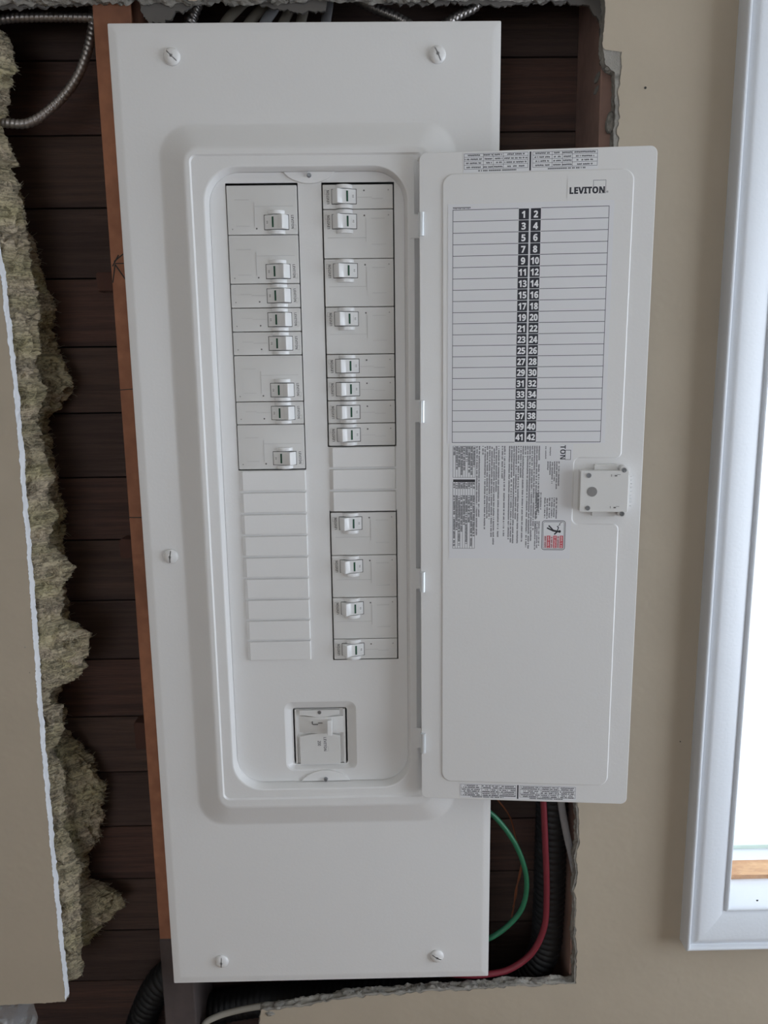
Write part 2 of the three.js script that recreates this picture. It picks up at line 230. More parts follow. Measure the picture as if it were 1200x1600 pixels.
function frameGeo(a0, a1, y0, y1, w, d) { const s = poly([[a0, y0], [a1, y0], [a1, y1], [a0, y1]]); s.holes.push(poly([[a0 + w, y0 + w], [a1 - w, y0 + w], [a1 - w, y1 - w], [a0 + w, y1 - w]])); const m = (y0 + y1) / 2; return merge(extr(s, d), box(a0 + w, a1 - w, m - 0.02, m + 0.02, 0, d)); }

// ---------------------------------------------------------------- the window in the panel wall
{
  const w = group('window_1');
  // casing: moulded profile [distance in from the outer edge, z], mitred at the corners
  const prof = [[0, ZF], [0, 0.0172], [0.0006, 0.0186], [0.0018, 0.0194], [0.0034, 0.0194], [0.0046, 0.0184], [0.0054, 0.0166], [0.0060, 0.0142], [0.0068, 0.0136], [0.0100, 0.0150], [0.0128, 0.0166], [0.0145, 0.0172], [0.0170, 0.0172], [0.026, 0.0156], [0.036, 0.0130], [0.043, 0.0104], [0.0475, 0.0080], [0.0500, 0.0062], [0.0506, 0.0066], [0.0512, 0.0088], [0.0522, 0.0100], [0.0536, 0.0102], [0.0548, 0.0094], [0.0555, 0.0078], [0.0558, 0.004], [0.0558, -0.003]];
  const O = { x0: WIN.x0 - 0.0558, x1: WIN.x1 + 0.0558, y0: WIN.y0 - 0.0530, y1: WIN.y1 + 0.0558 };
  const corner = (k, d) => { const e = d * (k === 0 || k === 3 ? 0.053 / 0.0558 : 1); return [[O.x0 + d, O.y0 + e], [O.x1 - d, O.y0 + e], [O.x1 - d, O.y1 - d], [O.x0 + d, O.y1 - d]][k]; };
  const rings = prof.map(([d, z]) => [0, 1, 2, 3].map((k) => { const yb = O.y0 + d * 0.053 / 0.0558; return [[O.x0 + d, yb, z], [O.x1 - d, yb, z], [O.x1 - d, O.y1 - d, z], [O.x0 + d, O.y1 - d, z]][k]; }));
  for (let s = 0; s < 4; s++) {
    const pos = [], idx = [], uv = [];
    rings.forEach((r) => { for (const p of [r[s], r[(s + 1) % 4]]) { pos.push(...p); uv.push(p[0] + p[2], p[1]); } });
    for (let j = 0; j + 1 < rings.length; j++) idx.push(2 * j, 2 * j + 1, 2 * j + 3, 2 * j, 2 * j + 3, 2 * j + 2);
    const g = new THREE.BufferGeometry(); g.setAttribute('position', new THREE.Float32BufferAttribute(pos, 3)); g.setAttribute('uv', new THREE.Float32BufferAttribute(uv, 2)); g.setIndex(idx); g.computeVertexNormals();
    part('casing', toCreasedNormals(plain(g), 0.45), M.casing, w);
  }
  const jt = 0.006;
  part('jamb', merge(box(WIN.x0 - jt, WIN.x0, WIN.y0 - jt, WIN.y1 + jt, ZOUT, -0.003), box(WIN.x1, WIN.x1 + jt, WIN.y0 - jt, WIN.y1 + jt, ZOUT, -0.003), box(WIN.x0, WIN.x1, WIN.y1, WIN.y1 + jt, ZOUT, -0.003), box(WIN.x0, WIN.x1, WIN.y0 - jt, WIN.y0, ZOUT, -0.003)), M.casing, w);
  part('sill_strip', worldUV(plain(box(WIN.x0, WIN.x1, WIN.y0, WIN.y0 + 0.006, -0.080, -0.048)), 4), M.oak, w).userData.label = 'bare orange brown wooden strip on the window sill';
  part('sill_strip', box(WIN.x0, WIN.x1, WIN.y0 - 0.002, WIN.y0 + 0.0055, -0.186, -0.115), std({ color: '#dcefe4', roughness: 0.8 }), w).userData.label = 'pale green outer window ledge';
  part('sash', merge(box(WIN.x0, WIN.x0 + 0.016, WIN.y0, WIN.y1, -0.045, -0.026), box(WIN.x1 - 0.02, WIN.x1, WIN.y0, WIN.y1, -0.045, -0.026), box(WIN.x0, WIN.x1, WIN.y1 - 0.02, WIN.y1, -0.045, -0.026)), M.casing, w);
  part('pane', box(WIN.x0 + 0.014, WIN.x1 - 0.018, WIN.y0 - 0.002, WIN.y1 - 0.018, -0.040, -0.0395), M.glass, w);
  for (const [x, y] of [[0.4935, -0.4965], [0.501, -0.4975], [0.487, -0.492]]) part('paint_chip', lump(x, y, 0.0116, 0.0008, 0.0007, 0.0004, x * 99), M.greyPrint, w);
  part('paint_chip', lump(0.5475, -0.4635, 0.0015, 0.0016, 0.001, 0.0006, 3), M.gap, w);
  finish(w, 'white moulded window frame with a glass pane right of the panel', 'window', null, 'structure');
  const w2 = group('window_2'); { const f = part('sash', (() => { const g2 = frameGeo(-SW.a1, -SW.a0, SW.y0, SW.y1, 0.05, 0.06); g2.rotateY(Math.PI / 2); g2.translate(RX1 + 0.04, 0, 0); return g2; })(), M.casing, w2); part('pane', box(RX1 + 0.068, RX1 + 0.0685, SW.y0 + 0.05, SW.y1 - 0.05, SW.a0 + 0.05, SW.a1 - 0.05), M.glass, w2); }
  finish(w2, 'white framed side window that lights the room', 'window', null, 'structure');
  const w3 = group('window_3'); { const g3 = frameGeo(RW.a0, RW.a1, RW.y0, RW.y1, 0.05, 0.06); g3.translate(0, 0, RZ1 + 0.04); part('sash', g3, M.casing, w3); part('pane', box(RW.a0 + 0.05, RW.a1 - 0.05, RW.y0 + 0.05, RW.y1 - 0.05, RZ1 + 0.068, RZ1 + 0.0685), M.glass, w3); }
  finish(w3, 'white framed rear window behind the camera', 'window', null, 'structure');
}
// outside
structure('ground', box(-12, 12, RY0 - 0.75, RY0 - 0.6, -14, ZOUT - 0.01), std({ color: '#d9dbd4', roughness: 1 }), 'pale ground outside the window');

// ---------------------------------------------------------------- insulation behind the left drywall
const interp = (tab, y) => { for (let i = 0; i + 1 < tab.length; i++) if (y <= tab[i][1] && y >= tab[i + 1][1]) { const t = (tab[i][1] - y) / Math.max(1e-6, tab[i][1] - tab[i + 1][1]); return tab[i][0] + (tab[i + 1][0] - tab[i][0]) * t; } return y > tab[0][1] ? tab[0][0] : tab[tab.length - 1][0]; };
const woolTex = dataTex(512, 512, (u, v) => { const a = fbm(u * 22, v * 22, 31, 4), b = fbm(u * 120, v * 120, 35, 3), c = fbm(u * 7, v * 7, 38, 2); const t = clamp(0.84 + 0.28 * a + 0.36 * b); const w = clamp(0.5 + 0.8 * c); return [t * (0.80 + 0.04 * w), t * (0.77 + 0.02 * w), t * (0.66 + 0.08 * w)]; }, true);
M.wool = std({ color: '#e2dece', roughness: 1, map: woolTex, bumpMap: dataTex(256, 256, (u, v) => { const n = 0.5 + 0.5 * fbm(u * 50, v * 50, 13, 4); return [n, n, n]; }), bumpScale: 0.003 });
M.woolFibre = std({ color: '#b5b09a', roughness: 1 });
function wool(tab, xl, zf, zb, k, amp) {
  const y1 = tab[0][1], y0 = tab[tab.length - 1][1], ny = Math.round((y1 - y0) / 0.0021), nt = 56, pos = [], uv = [], idx = [], samples = [];
  for (let i = 0; i <= ny; i++) {
    const y = y1 + (y0 - y1) * i / ny, end = Math.sqrt(clamp(Math.min(i, ny - i) * 0.0021 / 0.014)), xr = xl(y) + (interp(tab, y) - xl(y)) * (0.4 + 0.6 * end);
    for (let j = 0; j <= nt; j++) {
      const th = -Math.PI / 2 + Math.PI * j / nt, c = Math.pow(Math.max(0, Math.cos(th)), 0.55), s = Math.sin(th), zc = (zf + zb) / 2, hz = (zf - zb) / 2;
      let x = xl(y) + (xr - xl(y)) * c, z = zc + hz * s * (0.85 + 0.15 * end);
      const q = 1 - 0.9 * Math.pow(Math.abs(s), 6);
      const big = fbm(x * 46 + k, y * 46, z * 46, 3), rid = 1 - 2 * Math.abs(fbm(x * 80 + k, y * 80, z * 80 + 5, 3)), fine = fbm(x * 330, y * 330 + k, z * 330, 3);
      const d = (amp * big + 0.010 * (rid - 0.6) + 0.0040 * fine) * q;
      x += d * Math.max(0.25, c); z += d * s * 0.9; const yy = y + 0.004 * fbm(x * 120, y * 120, z * 120 + k, 2);
      pos.push(x, yy, Math.min(z, -0.0172)); uv.push(yy * 7, (x + z) * 6);
      if (j > 8 && j < nt - 2) samples.push([x, yy, Math.min(z, -0.0172), c, s]);
    }
  }
  for (let i = 0; i < ny; i++) for (let j = 0; j < nt; j++) { const a = i * (nt + 1) + j, b = a + nt + 1; idx.push(a, b, b + 1, a, b + 1, a + 1); }
  const g = new THREE.BufferGeometry(); g.setAttribute('position', new THREE.Float32BufferAttribute(pos, 3)); g.setAttribute('uv', new THREE.Float32BufferAttribute(uv, 2)); g.setIndex(idx); g.computeVertexNormals();
  return { g, samples };
}
function fibres(samples, n, len, r) {
  const pos = [], idx = [];
  for (let i = 0; i < n; i++) {
    const [x, y, z, c, s] = samples[Math.floor(rnd() * samples.length)]; let d = new THREE.Vector3(c + rr_(-0.7, 0.7), rr_(-1.1, 1.1), s * 0.6 + rr_(-0.5, 0.6)).normalize(); const L = len * rr_(0.35, 1.2), bend = new THREE.Vector3(rr_(-1, 1), rr_(-1, 1), rr_(-1, 1)).multiplyScalar(0.5); const p = new THREE.Vector3(x, y, z).addScaledVector(d, -0.002), b = pos.length / 3;
    const S = 4; for (let k = 0; k <= S; k++) { const q = p.clone(); if (q.z > -0.0174) q.z = -0.0174; const t = new THREE.Vector3(0, 0, 1).cross(d).normalize(), u = d.clone().cross(t).normalize(), rad = r * (1 - 0.6 * k / S); for (let m = 0; m < 3; m++) { const a = m * 2.0944; pos.push(q.x + (t.x * Math.cos(a) + u.x * Math.sin(a)) * rad, q.y + (t.y * Math.cos(a) + u.y * Math.sin(a)) * rad, q.z + (t.z * Math.cos(a) + u.z * Math.sin(a)) * rad); } p.addScaledVector(d, L / S); d.addScaledVector(bend, 1.3 / S).normalize(); }
    for (let k = 0; k < S; k++) for (let m = 0; m < 3; m++) { const a = b + k * 3 + m, e = b + k * 3 + (m + 1) % 3; idx.push(a, e, e + 3, a, e + 3, a + 3); }
  }
  const g = new THREE.BufferGeometry(); g.setAttribute('position', new THREE.Float32BufferAttribute(pos, 3)); g.setIndex(idx); g.computeVertexNormals(); return g;
}
{
  const front = [[-0.327, 0.585], [-0.322, 0.558], [-0.3187, 0.5442], [-0.3302, 0.5184], [-0.3425, 0.4793], [-0.3306, 0.4426], [-0.3452, 0.4381], [-0.3333, 0.4292], [-0.3227, 0.3918], [-0.323, 0.3504], [-0.33, 0.3295], [-0.3167, 0.3011], [-0.3234, 0.2437], [-0.3253, 0.2072], [-0.3218, 0.196], [-0.3287, 0.1701], [-0.3361, 0.1552], [-0.3227, 0.0864], [-0.3239, 0.0553], [-0.3281, 0.008], [-0.3058, -0.0204], [-0.3214, -0.0485], [-0.3242, -0.0812], [-0.2909, -0.1066], [-0.2975, -0.14], [-0.3072, -0.1609], [-0.3485, -0.1772], [-0.3541, -0.1942], [-0.3348, -0.2032], [-0.3418, -0.2377], [-0.3518, -0.2594], [-0.3435, -0.3039], [-0.3449, -0.3672], [-0.338, -0.4042], [-0.3295, -0.4323], [-0.3351, -0.4698], [-0.3349, -0.4984], [-0.3397, -0.5563], [-0.3441, -0.585], [-0.3500, -0.598]];
  const rear = [[-0.36, 0.44], [-0.3517, 0.4204], [-0.3399, 0.3486], [-0.3242, 0.297], [-0.3227, 0.2445], [-0.313, 0.2062], [-0.3062, 0.1946], [-0.3233, 0.1677], [-0.3466, 0.1523], [-0.338, 0.0726], [-0.3289, 0.04], [-0.3365, -0.0011], [-0.3361, -0.0429], [-0.3394, -0.1284], [-0.3522, -0.1808], [-0.3636, -0.2162], [-0.355, -0.2616], [-0.3211, -0.3128], [-0.3109, -0.3457], [-0.3204, -0.4119], [-0.34, -0.4404], [-0.3436, -0.4842], [-0.3027, -0.5], [-0.2971, -0.52], [-0.3312, -0.5491], [-0.3433, -0.578], [-0.3664, -0.590]];
  const a = wool(front, () => -0.40, -0.0172, -0.066, 3, 0.009), b = wool(rear, () => -0.41, -0.072, -0.118, 23, 0.011);
  const w = group('mineral_wool_batt'); part('batt', a.g, M.wool, w); const fa = part('loose_fibres', fibres(a.samples, 3000, 0.006, 0.00028), M.woolFibre, w); fa.userData.kind = 'stuff';
  finish(w, 'lumpy grey yellow mineral wool batt directly behind the cut drywall edge', 'insulation');
  const w2 = group('mineral_wool_batt'); part('batt', b.g, M.wool, w2); const fb = part('loose_fibres', fibres(b.samples, 2600, 0.009, 0.00026), M.woolFibre, w2); fb.userData.kind = 'stuff';
  finish(w2, 'darker wispy mineral wool batt deeper in the wall cavity behind the front batt', 'insulation');
}

// ---------------------------------------------------------------- cables, wires and hoses in the cavity
function armoured(points, R, pitch = 0.0052, rib = 0.20) {
  const c = new THREE.CatmullRomCurve3(points.map((p) => new THREE.Vector3(...p)), false, 'centripetal'), L = c.getLength(), n = Math.round(L / 0.0008), m = 14, fr = c.computeFrenetFrames(n, false), pos = [], idx = [];
  for (let i = 0; i <= n; i++) { const p = c.getPointAt(i / n), s = i / n * L; for (let j = 0; j < m; j++) { const a = j / m * Math.PI * 2, ph = (s / pitch + j / m) % 1, r = R * (1 - rib + rib * Math.pow(Math.sin(Math.PI * ph), 0.6)); pos.push(...p.clone().addScaledVector(fr.normals[i], Math.cos(a) * r).addScaledVector(fr.binormals[i], Math.sin(a) * r).toArray()); } }
  for (let i = 0; i < n; i++) for (let j = 0; j < m; j++) { const a = i * m + j, b = i * m + (j + 1) % m; idx.push(a, b, b + m, a, b + m, a + m); }
  const g = new THREE.BufferGeometry(); g.setAttribute('position', new THREE.Float32BufferAttribute(pos, 3)); g.setIndex(idx); g.computeVertexNormals(); return g;
}
const AC = 'armoured cables at the top of the cavity';
thingMesh('armoured_cable', armoured([[-0.345, 0.5895, -0.052], [-0.3196, 0.5919, -0.05], [-0.2713, 0.5925, -0.05], [-0.226, 0.5915, -0.05]], 0.0052), M.cable, 'straight horizontal metal armoured cable at the top left corner', 'cable', AC);
thingMesh('armoured_cable', armoured([[-0.385, 0.496, -0.058], [-0.3578, 0.4895, -0.052], [-0.336, 0.4855, -0.05], [-0.3124, 0.4857, -0.05], [-0.2826, 0.5033, -0.05], [-0.2572, 0.5292, -0.05], [-0.2432, 0.555, -0.05], [-0.2356, 0.5806, -0.052], [-0.233, 0.61, -0.056]], 0.0053), M.cable, 'curved metal armoured cable bending down beside the left stud', 'cable', AC);
thingMesh('armoured_cable', armoured([[-0.109, 0.64, -0.05], [-0.1135, 0.6147, -0.05], [-0.1195, 0.6053, -0.05], [-0.1258, 0.5926, -0.05], [-0.131, 0.572, -0.05], [-0.133, 0.556, -0.05]], 0.0072, 0.0062), M.cable, 'short bright metal armoured cable above the panel, nearest the left stud', 'cable', AC);
thingMesh('armoured_cable', armoured([[0.03, 0.622, -0.055], [0.0555, 0.6074, -0.05], [0.0762, 0.5978, -0.05], [0.1006, 0.5881, -0.05], [0.118, 0.577, -0.05], [0.125, 0.560, -0.05]], 0.0052), M.cable, 'metal armoured cable sloping down to the right above the panel middle', 'cable', AC);
thingMesh('armoured_cable', armoured([[0.198, 0.622, -0.055], [0.1914, 0.6098, -0.05], [0.1811, 0.5991, -0.05], [0.1636, 0.5909, -0.05], [0.1461, 0.5782, -0.05], [0.138, 0.560, -0.05]], 0.0056), M.cable, 'metal armoured cable sloping down to the left above the panel, rightmost', 'cable', AC);
const NC = 'flat grey sheathed cables above the panel';
const ord = ['leftmost', 'second from the left', 'third from the left', 'fourth from the left', 'fifth from the left', 'rightmost'];
[[[-0.048, 0.64], [-0.0601, 0.6185], [-0.0747, 0.6058], [-0.0932, 0.5867], [-0.10, 0.56]], [[-0.033, 0.64], [-0.0429, 0.612], [-0.0538, 0.6025], [-0.0685, 0.5865], [-0.074, 0.56]], [[-0.025, 0.64], [-0.0361, 0.6056], [-0.0495, 0.5864], [-0.054, 0.56]], [[-0.012, 0.64], [-0.0207, 0.6042], [-0.0298, 0.5863], [-0.032, 0.56]], [[0.0, 0.64], [-0.0046, 0.6041], [-0.0086, 0.5861], [-0.009, 0.56]], [[0.026, 0.64], [0.0215, 0.6052], [0.0182, 0.586], [0.0175, 0.56]]].forEach((pts, k) => {
  const g = tube(pts.map(([x, y]) => [x, y, 0]), 0.0058, 40, 10); g.scale(1, 1, 0.55); g.translate(0, 0, -0.06 - 0.004 * (k % 2));
  thingMesh('sheathed_cable', g, k % 3 === 2 ? M.greySheath : M.tanSheath, 'dull grey sheathed cable entering above the panel, ' + ord[k] + ' of six', 'cable', NC);
});
thingMesh('green_wire', tube([[0.1825, -0.3385, -0.032], [0.1865, -0.3408, -0.031], [0.2089, -0.353, -0.03], [0.2368, -0.3891, -0.03], [0.2525, -0.4263, -0.03], [0.2574, -0.459, -0.03], [0.2513, -0.4919, -0.03], [0.2347, -0.5153, -0.03], [0.2112, -0.5339, -0.03], [0.1882, -0.543, -0.031], [0.1825, -0.5450, -0.032]], 0.0034, 90, 12), M.greenWire, 'green insulated wire looping out right of the panel bottom', 'wire');
thingMesh('red_wire', tube([[0.1825, -0.235, -0.03], [0.235, -0.262, -0.024], [0.2713, -0.3083, -0.0215], [0.2733, -0.3216, -0.0215], [0.2784, -0.3936, -0.0215], [0.2819, -0.4675, -0.0215], [0.2797, -0.5146, -0.0215], [0.2636, -0.5524, -0.0215], [0.2343, -0.5758, -0.0215], [0.2088, -0.5819, -0.0215], [0.1875, -0.5833, -0.0215], [0.14, -0.578, -0.026], [0.11, -0.556, -0.032]], 0.0041, 110, 12), M.redWire, 'thick red insulated wire curving under the panel bottom right corner', 'wire');
thingMesh('bare_wire', tube([[0.205, -0.33, -0.07], [0.2243, -0.358, -0.07], [0.2402, -0.3818, -0.07], [0.2494, -0.4152, -0.07], [0.2579, -0.449, -0.07], [0.2570, -0.4683, -0.07], [0.2508, -0.4925, -0.07], [0.2486, -0.5171, -0.07], [0.246, -0.5368, -0.072]], 0.0011, 80, 6), M.copper, 'thin bare copper wire hanging behind the green wire', 'wire');
thingMesh('bare_wire', tube([[0.2579, -0.447, -0.066], [0.2545, -0.468, -0.068], [0.2525, -0.482, -0.068], [0.2518, -0.50, -0.07], [0.2475, -0.52, -0.071]], 0.0009, 50, 6), M.copper, 'short frayed copper strand crossing the green wire', 'wire');
thingMesh('sheathed_cable', (() => { const g = tube([[0.284, -0.28, 0], [0.2915, -0.3081, 0], [0.2952, -0.3215, 0], [0.2993, -0.3483, 0], [0.3068, -0.3845, 0], [0.3135, -0.412, 0], [0.3190, -0.4397, 0]], 0.0048, 50, 10); g.scale(1, 1, 0.6); g.translate(0, 0, -0.0215); return g; })(), M.greySheath, 'light grey sheathed cable tucked against the right drywall edge', 'cable');
thingMesh('sheathed_cable', tube([[-0.182, -0.70, -0.042], [-0.1773, -0.6656, -0.04], [-0.1593, -0.654, -0.04], [-0.1284, -0.6447, -0.04], [-0.0977, -0.6395, -0.04], [-0.06, -0.638, -0.042]], 0.0042, 50, 10), M.whiteSheath, 'off white sheathed cable crossing below the panel bottom edge', 'cable');
function hoseGeo(points, R) { return armoured(points, R, 0.0085, 0.07); }
thingMesh('black_hose', hoseGeo([[0.184, -0.16, -0.06], [0.235, -0.18, -0.055], [0.276, -0.24, -0.05], [0.2905, -0.33, -0.0485], [0.2915, -0.43, -0.0485], [0.2908, -0.52, -0.0485], [0.2865, -0.572, -0.049], [0.260, -0.622, -0.052], [0.19, -0.65, -0.06], [0.08, -0.655, -0.075], [-0.04, -0.667, -0.085], [-0.12, -0.677, -0.09], [-0.180, -0.69, -0.092]], 0.0212), M.hose, 'thick black hose bending under the bottom right corner of the panel', 'hose', 'black hoses at the bottom');
thingMesh('black_hose', hoseGeo([[-0.2255, -0.620, -0.092], [-0.252, -0.647, -0.092], [-0.276, -0.695, -0.092], [-0.290, -0.74, -0.092], [-0.297, -0.80, -0.092]], 0.0215), M.hose, 'outer black hose curving down left of the left stud', 'hose', 'black hoses at the bottom');
thingMesh('black_hose', hoseGeo([[-0.2255, -0.690, -0.06], [-0.234, -0.708, -0.058], [-0.241, -0.74, -0.058], [-0.244, -0.80, -0.058]], 0.0145), M.hose, 'inner black hose curving down right beside the left stud', 'hose', 'black hoses at the bottom');
{ // crumpled clear film below the left drywall
  const g = new THREE.PlaneGeometry(0.095, 0.11, 60, 60), p = g.attributes.position; for (let i = 0; i < p.count; i++) { const x = p.getX(i), y = p.getY(i); p.setXYZ(i, x + 0.006 * fbm(y * 40, 3, 1), y + (y < -0.04 ? 0.004 * fbm(x * 60, 1, 2) : 0) + (x > 0.03 ? (x - 0.03) * 1.2 : 0), 0.012 * (1 - 2 * Math.abs(fbm(x * 30, y * 14, 6, 3))) + 0.004 * fbm(x * 90, y * 90, 8, 2)); }
  g.translate(-0.452, -0.652, -0.040); g.computeVertexNormals(); thingMesh('plastic_film', g, M.film, 'crumpled clear plastic film below the left drywall piece', 'plastic film');
}

// ---------------------------------------------------------------- the electrical panel: cover, dead front, enclosure
const panel = group('electrical_panel');
const CW = 0.2040, CH = 0.5675, ZP = 0.0115, ZD = -0.004;        // half size of the cover, height of the raised frame, dead front
const rimX0 = -0.1120, rimX1 = 0.1055, rimY0 = -0.2915, rimY1 = 0.4252;
const KD = 1.0097, gx = (x, k = KD) => 0.063 + (x - 0.063) * k, gy = (y, k = KD) => 0.2209 + (y - 0.2209) * k;   // sizes on the dead front, which lies deeper than the frame
const slotTop = gy(0.4068), SP = 0.0254 * KD;
const colL = [gx(-0.0882), gx(-0.0130)], colR = [gx(0.0139), gx(0.0897)];
const trough = (x, y) => sstep(0.113, 0.1185, x) * sstep(-0.300, -0.290, y) * sstep(0.4335, 0.424, y);
{
  const R = [];
  const A = (x, y0, y1, r, z) => lift(rrPts(-x, x, y0, y1, r), z);
  R.push(A(CW, -CH, CH, 0.0012, -0.0115), A(CW, -CH, CH, 0.0012, -0.0022), A(CW - 0.0004, -CH + 0.0004, CH - 0.0004, 0.0012, -0.0014));
  R.push(A(CW - 0.0075, -CH + 0.0075, CH - 0.0075, 0.002, -0.0002), A(CW - 0.0095, -CH + 0.0095, CH - 0.0095, 0.002, 0), A(CW - 0.0105, -CH + 0.0105, CH - 0.0105, 0.002, 0), lift(rrPts(-0.1600, 0.1600, -0.3445, 0.4710, 0.035), 0));
  // raised frame: soft foot, slope, soft shoulder
  const ramp = [[0.1585, 0.4695, -0.3430, 0.034, 0], [0.1570, 0.4680, -0.3415, 0.033, 0.0003], [0.1550, 0.4660, -0.3395, 0.032, 0.0010], [0.1535, 0.4646, -0.3379, 0.0311, 0.00163], [0.1340, 0.4469, -0.3171, 0.019, ZP - 0.00163], [0.1325, 0.4455, -0.3155, 0.018, ZP - 0.0010], [0.1305, 0.4435, -0.3135, 0.016, ZP - 0.0002], [0.1285, 0.4415, -0.3110, 0.014, ZP], [0.1278, 0.4408, -0.3103, 0.0135, ZP]];
  for (const [x, yt, yb, r, z] of ramp) R.push(lift(rrPts(-x, x, yb, yt, r), z));
  // step down to the seat of the door, with the hinge trough at the right
  const seat = ZP - 0.0020;
  R.push(lift(rrPts(-0.1248, 0.1235, -0.3030, 0.4368, 0.008), (x, y) => ZP - 0.008 * trough(x, y)));
  R.push(lift(rrPts(-0.1240, 0.1195, -0.3022, 0.4360, 0.0075), (x, y) => seat + 0.0010 - 0.0075 * trough(x, y)));
  R.push(lift(rrPts(-0.1232, 0.1170, -0.3014, 0.4352, 0.007), (x, y) => seat - 0.0045 * sstep(0.112, 0.1168, x) * sstep(-0.300, -0.290, y) * sstep(0.4335, 0.424, y)));
  R.push(lift(rrPts(-0.1222, 0.1118, -0.3004, 0.4342, 0.0065), seat), lift(rrPts(-0.1214, 0.1110, -0.2996, 0.4334, 0.0065), seat), lift(rrPts(rimX0 - 0.0008, rimX1 + 0.0008, rimY0 - 0.0008, rimY1 + 0.0008, 0.0365), seat));
  // rim of the recess
  R.push(lift(rrPts(rimX0, rimX1, rimY0, rimY1, 0.036), seat), lift(rrPts(rimX0 + 0.0009, rimX1 - 0.0009, rimY0 + 0.0009, rimY1 - 0.0009, 0.0355), seat - 0.0005));
  R.push(lift(rrPts(rimX0 + 0.0022, rimX1 - 0.0022, rimY0 + 0.0022, rimY1 - 0.0022, 0.0345), seat - 0.003), lift(rrPts(rimX0 + 0.0036, rimX1 - 0.0036, rimY0 + 0.0036, rimY1 - 0.0036, 0.0335), ZD + 0.0030));
  part('cover', toCreasedNormals(plain(loft(R)), 0.55), M.paint, panel);
  // dead front: flat plate with openings for the two breaker columns and the main breaker pocket
  const e = 0.0038, inner = rrPts(rimX0 + e, rimX1 - e, rimY0 + e, rimY1 - e, 0.033);
  const s = poly(inner), hw = 0.0009, opening = (x0, x1, a, b) => s.holes.push(poly([[x0 - hw, slotTop + hw + 0.0012 - a * SP], [x1 + hw, slotTop + hw + 0.0012 - a * SP], [x1 + hw, slotTop - hw - b * SP], [x0 - hw, slotTop - hw - b * SP]]));
  opening(...colL, 0, 12); opening(...colR, 0, 11); opening(...colR, 14, 21);
  const pk = [[-0.0475, 0.0390, -0.2695, -0.1800, 0.010], [-0.0455, 0.0370, -0.2680, -0.1820, 0.009], [-0.0400, 0.0300, -0.2650, -0.1895, 0.004], [-0.0380, 0.0275, -0.2640, -0.1905, 0.003]].map(([a, b, c, d, r]) => [gx(a), gx(b), gy(c), gy(d), r]);
  s.holes.push(poly(rrPts(...pk[0])));
  const face = new THREE.ShapeGeometry(s); face.translate(0, 0, ZD);
  const lip = loft([lift(rrPts(rimX0 + 0.0036, rimX1 - 0.0036, rimY0 + 0.0036, rimY1 - 0.0036, 0.0335), ZD + 0.003), lift(rrPts(rimX0 + 0.0036, rimX1 - 0.0036, rimY0 + 0.0036, rimY1 - 0.0036, 0.0335), ZD - 0.001)]);
  const pocket = loft([lift(rrPts(...pk[0]), ZD), lift(rrPts(...pk[1]), ZD - 0.0008), lift(rrPts(...pk[2]), ZD - 0.0062), lift(rrPts(...pk[3]), ZD - 0.0066), lift(rrPts(...pk[3]), ZD - 0.011)]);
  const returns = (x0, x1, a, b) => merge(box(x0 - hw - 0.0004, x0 - hw, slotTop - b * SP, slotTop - a * SP, -0.012, ZD - 0.0001), box(x1 + hw, x1 + hw + 0.0004, slotTop - b * SP, slotTop - a * SP, -0.012, ZD - 0.0001));
  part('dead_front', merge(face, toCreasedNormals(plain(lip), 0.6), toCreasedNormals(plain(pocket), 0.5), returns(...colL, 0, 12), returns(...colR, 0, 11), returns(...colR, 14, 21)), M.paint, panel);
  // filler plates over the unused spaces
  const fp = (() => { // plate with sloped sides, long side 75.6 mm
    const w = 0.0383, h = 0.0119, top = rrPts(-w + 0.0046, w - 0.0012, -h + 0.0010, h - 0.0010, 0.0006, 2, 1);
    return toCreasedNormals(mergeGeometries([plain(loft([lift(rrPts(-w, w, -h, h, 0.0004, 2, 1), -0.0005), lift(rrPts(-w + 0.0040, w - 0.0008, -h + 0.0005, h - 0.0005, 0.0005, 2, 1), 0.0030), lift(top, 0.0034)])), plain(new THREE.ShapeGeometry(poly(top)).translate(0, 0, 0.0034))]), 0.3); })();
  for (let k = 12; k < 21; k++) part('filler_plate', fp, M.paint, panel).position.set((colL[0] + colL[1]) / 2, slotTop - SP * (k + 0.5), ZD);
  for (let k = 11; k < 14; k++) part('filler_plate', fp, M.paint, panel).position.set((colR[0] + colR[1]) / 2, slotTop - SP * (k + 0.5), ZD);
  // half-moon tabs that hold the dead front, each with a small screw
  const moon = (cx, y, hw2, d, up) => { const s2 = new THREE.Shape(), n = 24; s2.moveTo(cx - hw2, y); for (let i = 1; i <= n; i++) { const t = -1 + 2 * i / n; s2.lineTo(cx + hw2 * t, y + up * d * Math.pow(1 - t * t, 0.75)); } s2.closePath(); const g = plain(extr(s2, 0.0020, 0.0006, 2)); g.translate(0, 0, ZD - 0.0002); return toCreasedNormals(g, 0.5); };
  part('retaining_tab', moon(gx(0.0005), 0.4215, 0.0275, 0.0120, -1), M.paint, panel);
  part('retaining_tab', moon(gx(0.0005), -0.2870, 0.0300, 0.0138, 1), M.paint, panel);
  const sg = (() => { const g = new THREE.CylinderGeometry(0.0018, 0.0026, 0.0035, 16); g.rotateX(Math.PI / 2); return g; })();
  for (const y of [gy(0.4158), gy(-0.2795)]) { const sc = part('tab_screw', sg, M.zinc, panel); sc.position.set(gx(0.0005), y, ZD + 0.0040); }
  // cover screws: domed truss heads with a slot
  const dome = (() => { const pts = []; for (let i = 0; i <= 14; i++) { const t = i / 14 * Math.PI / 2; pts.push(new THREE.Vector2(0.0088 * Math.sin(t), 0.0042 * Math.cos(t))); } pts.push(new THREE.Vector2(0.0088, -0.001), new THREE.Vector2(0, -0.001)); return new THREE.LatheGeometry(pts, 36); })();
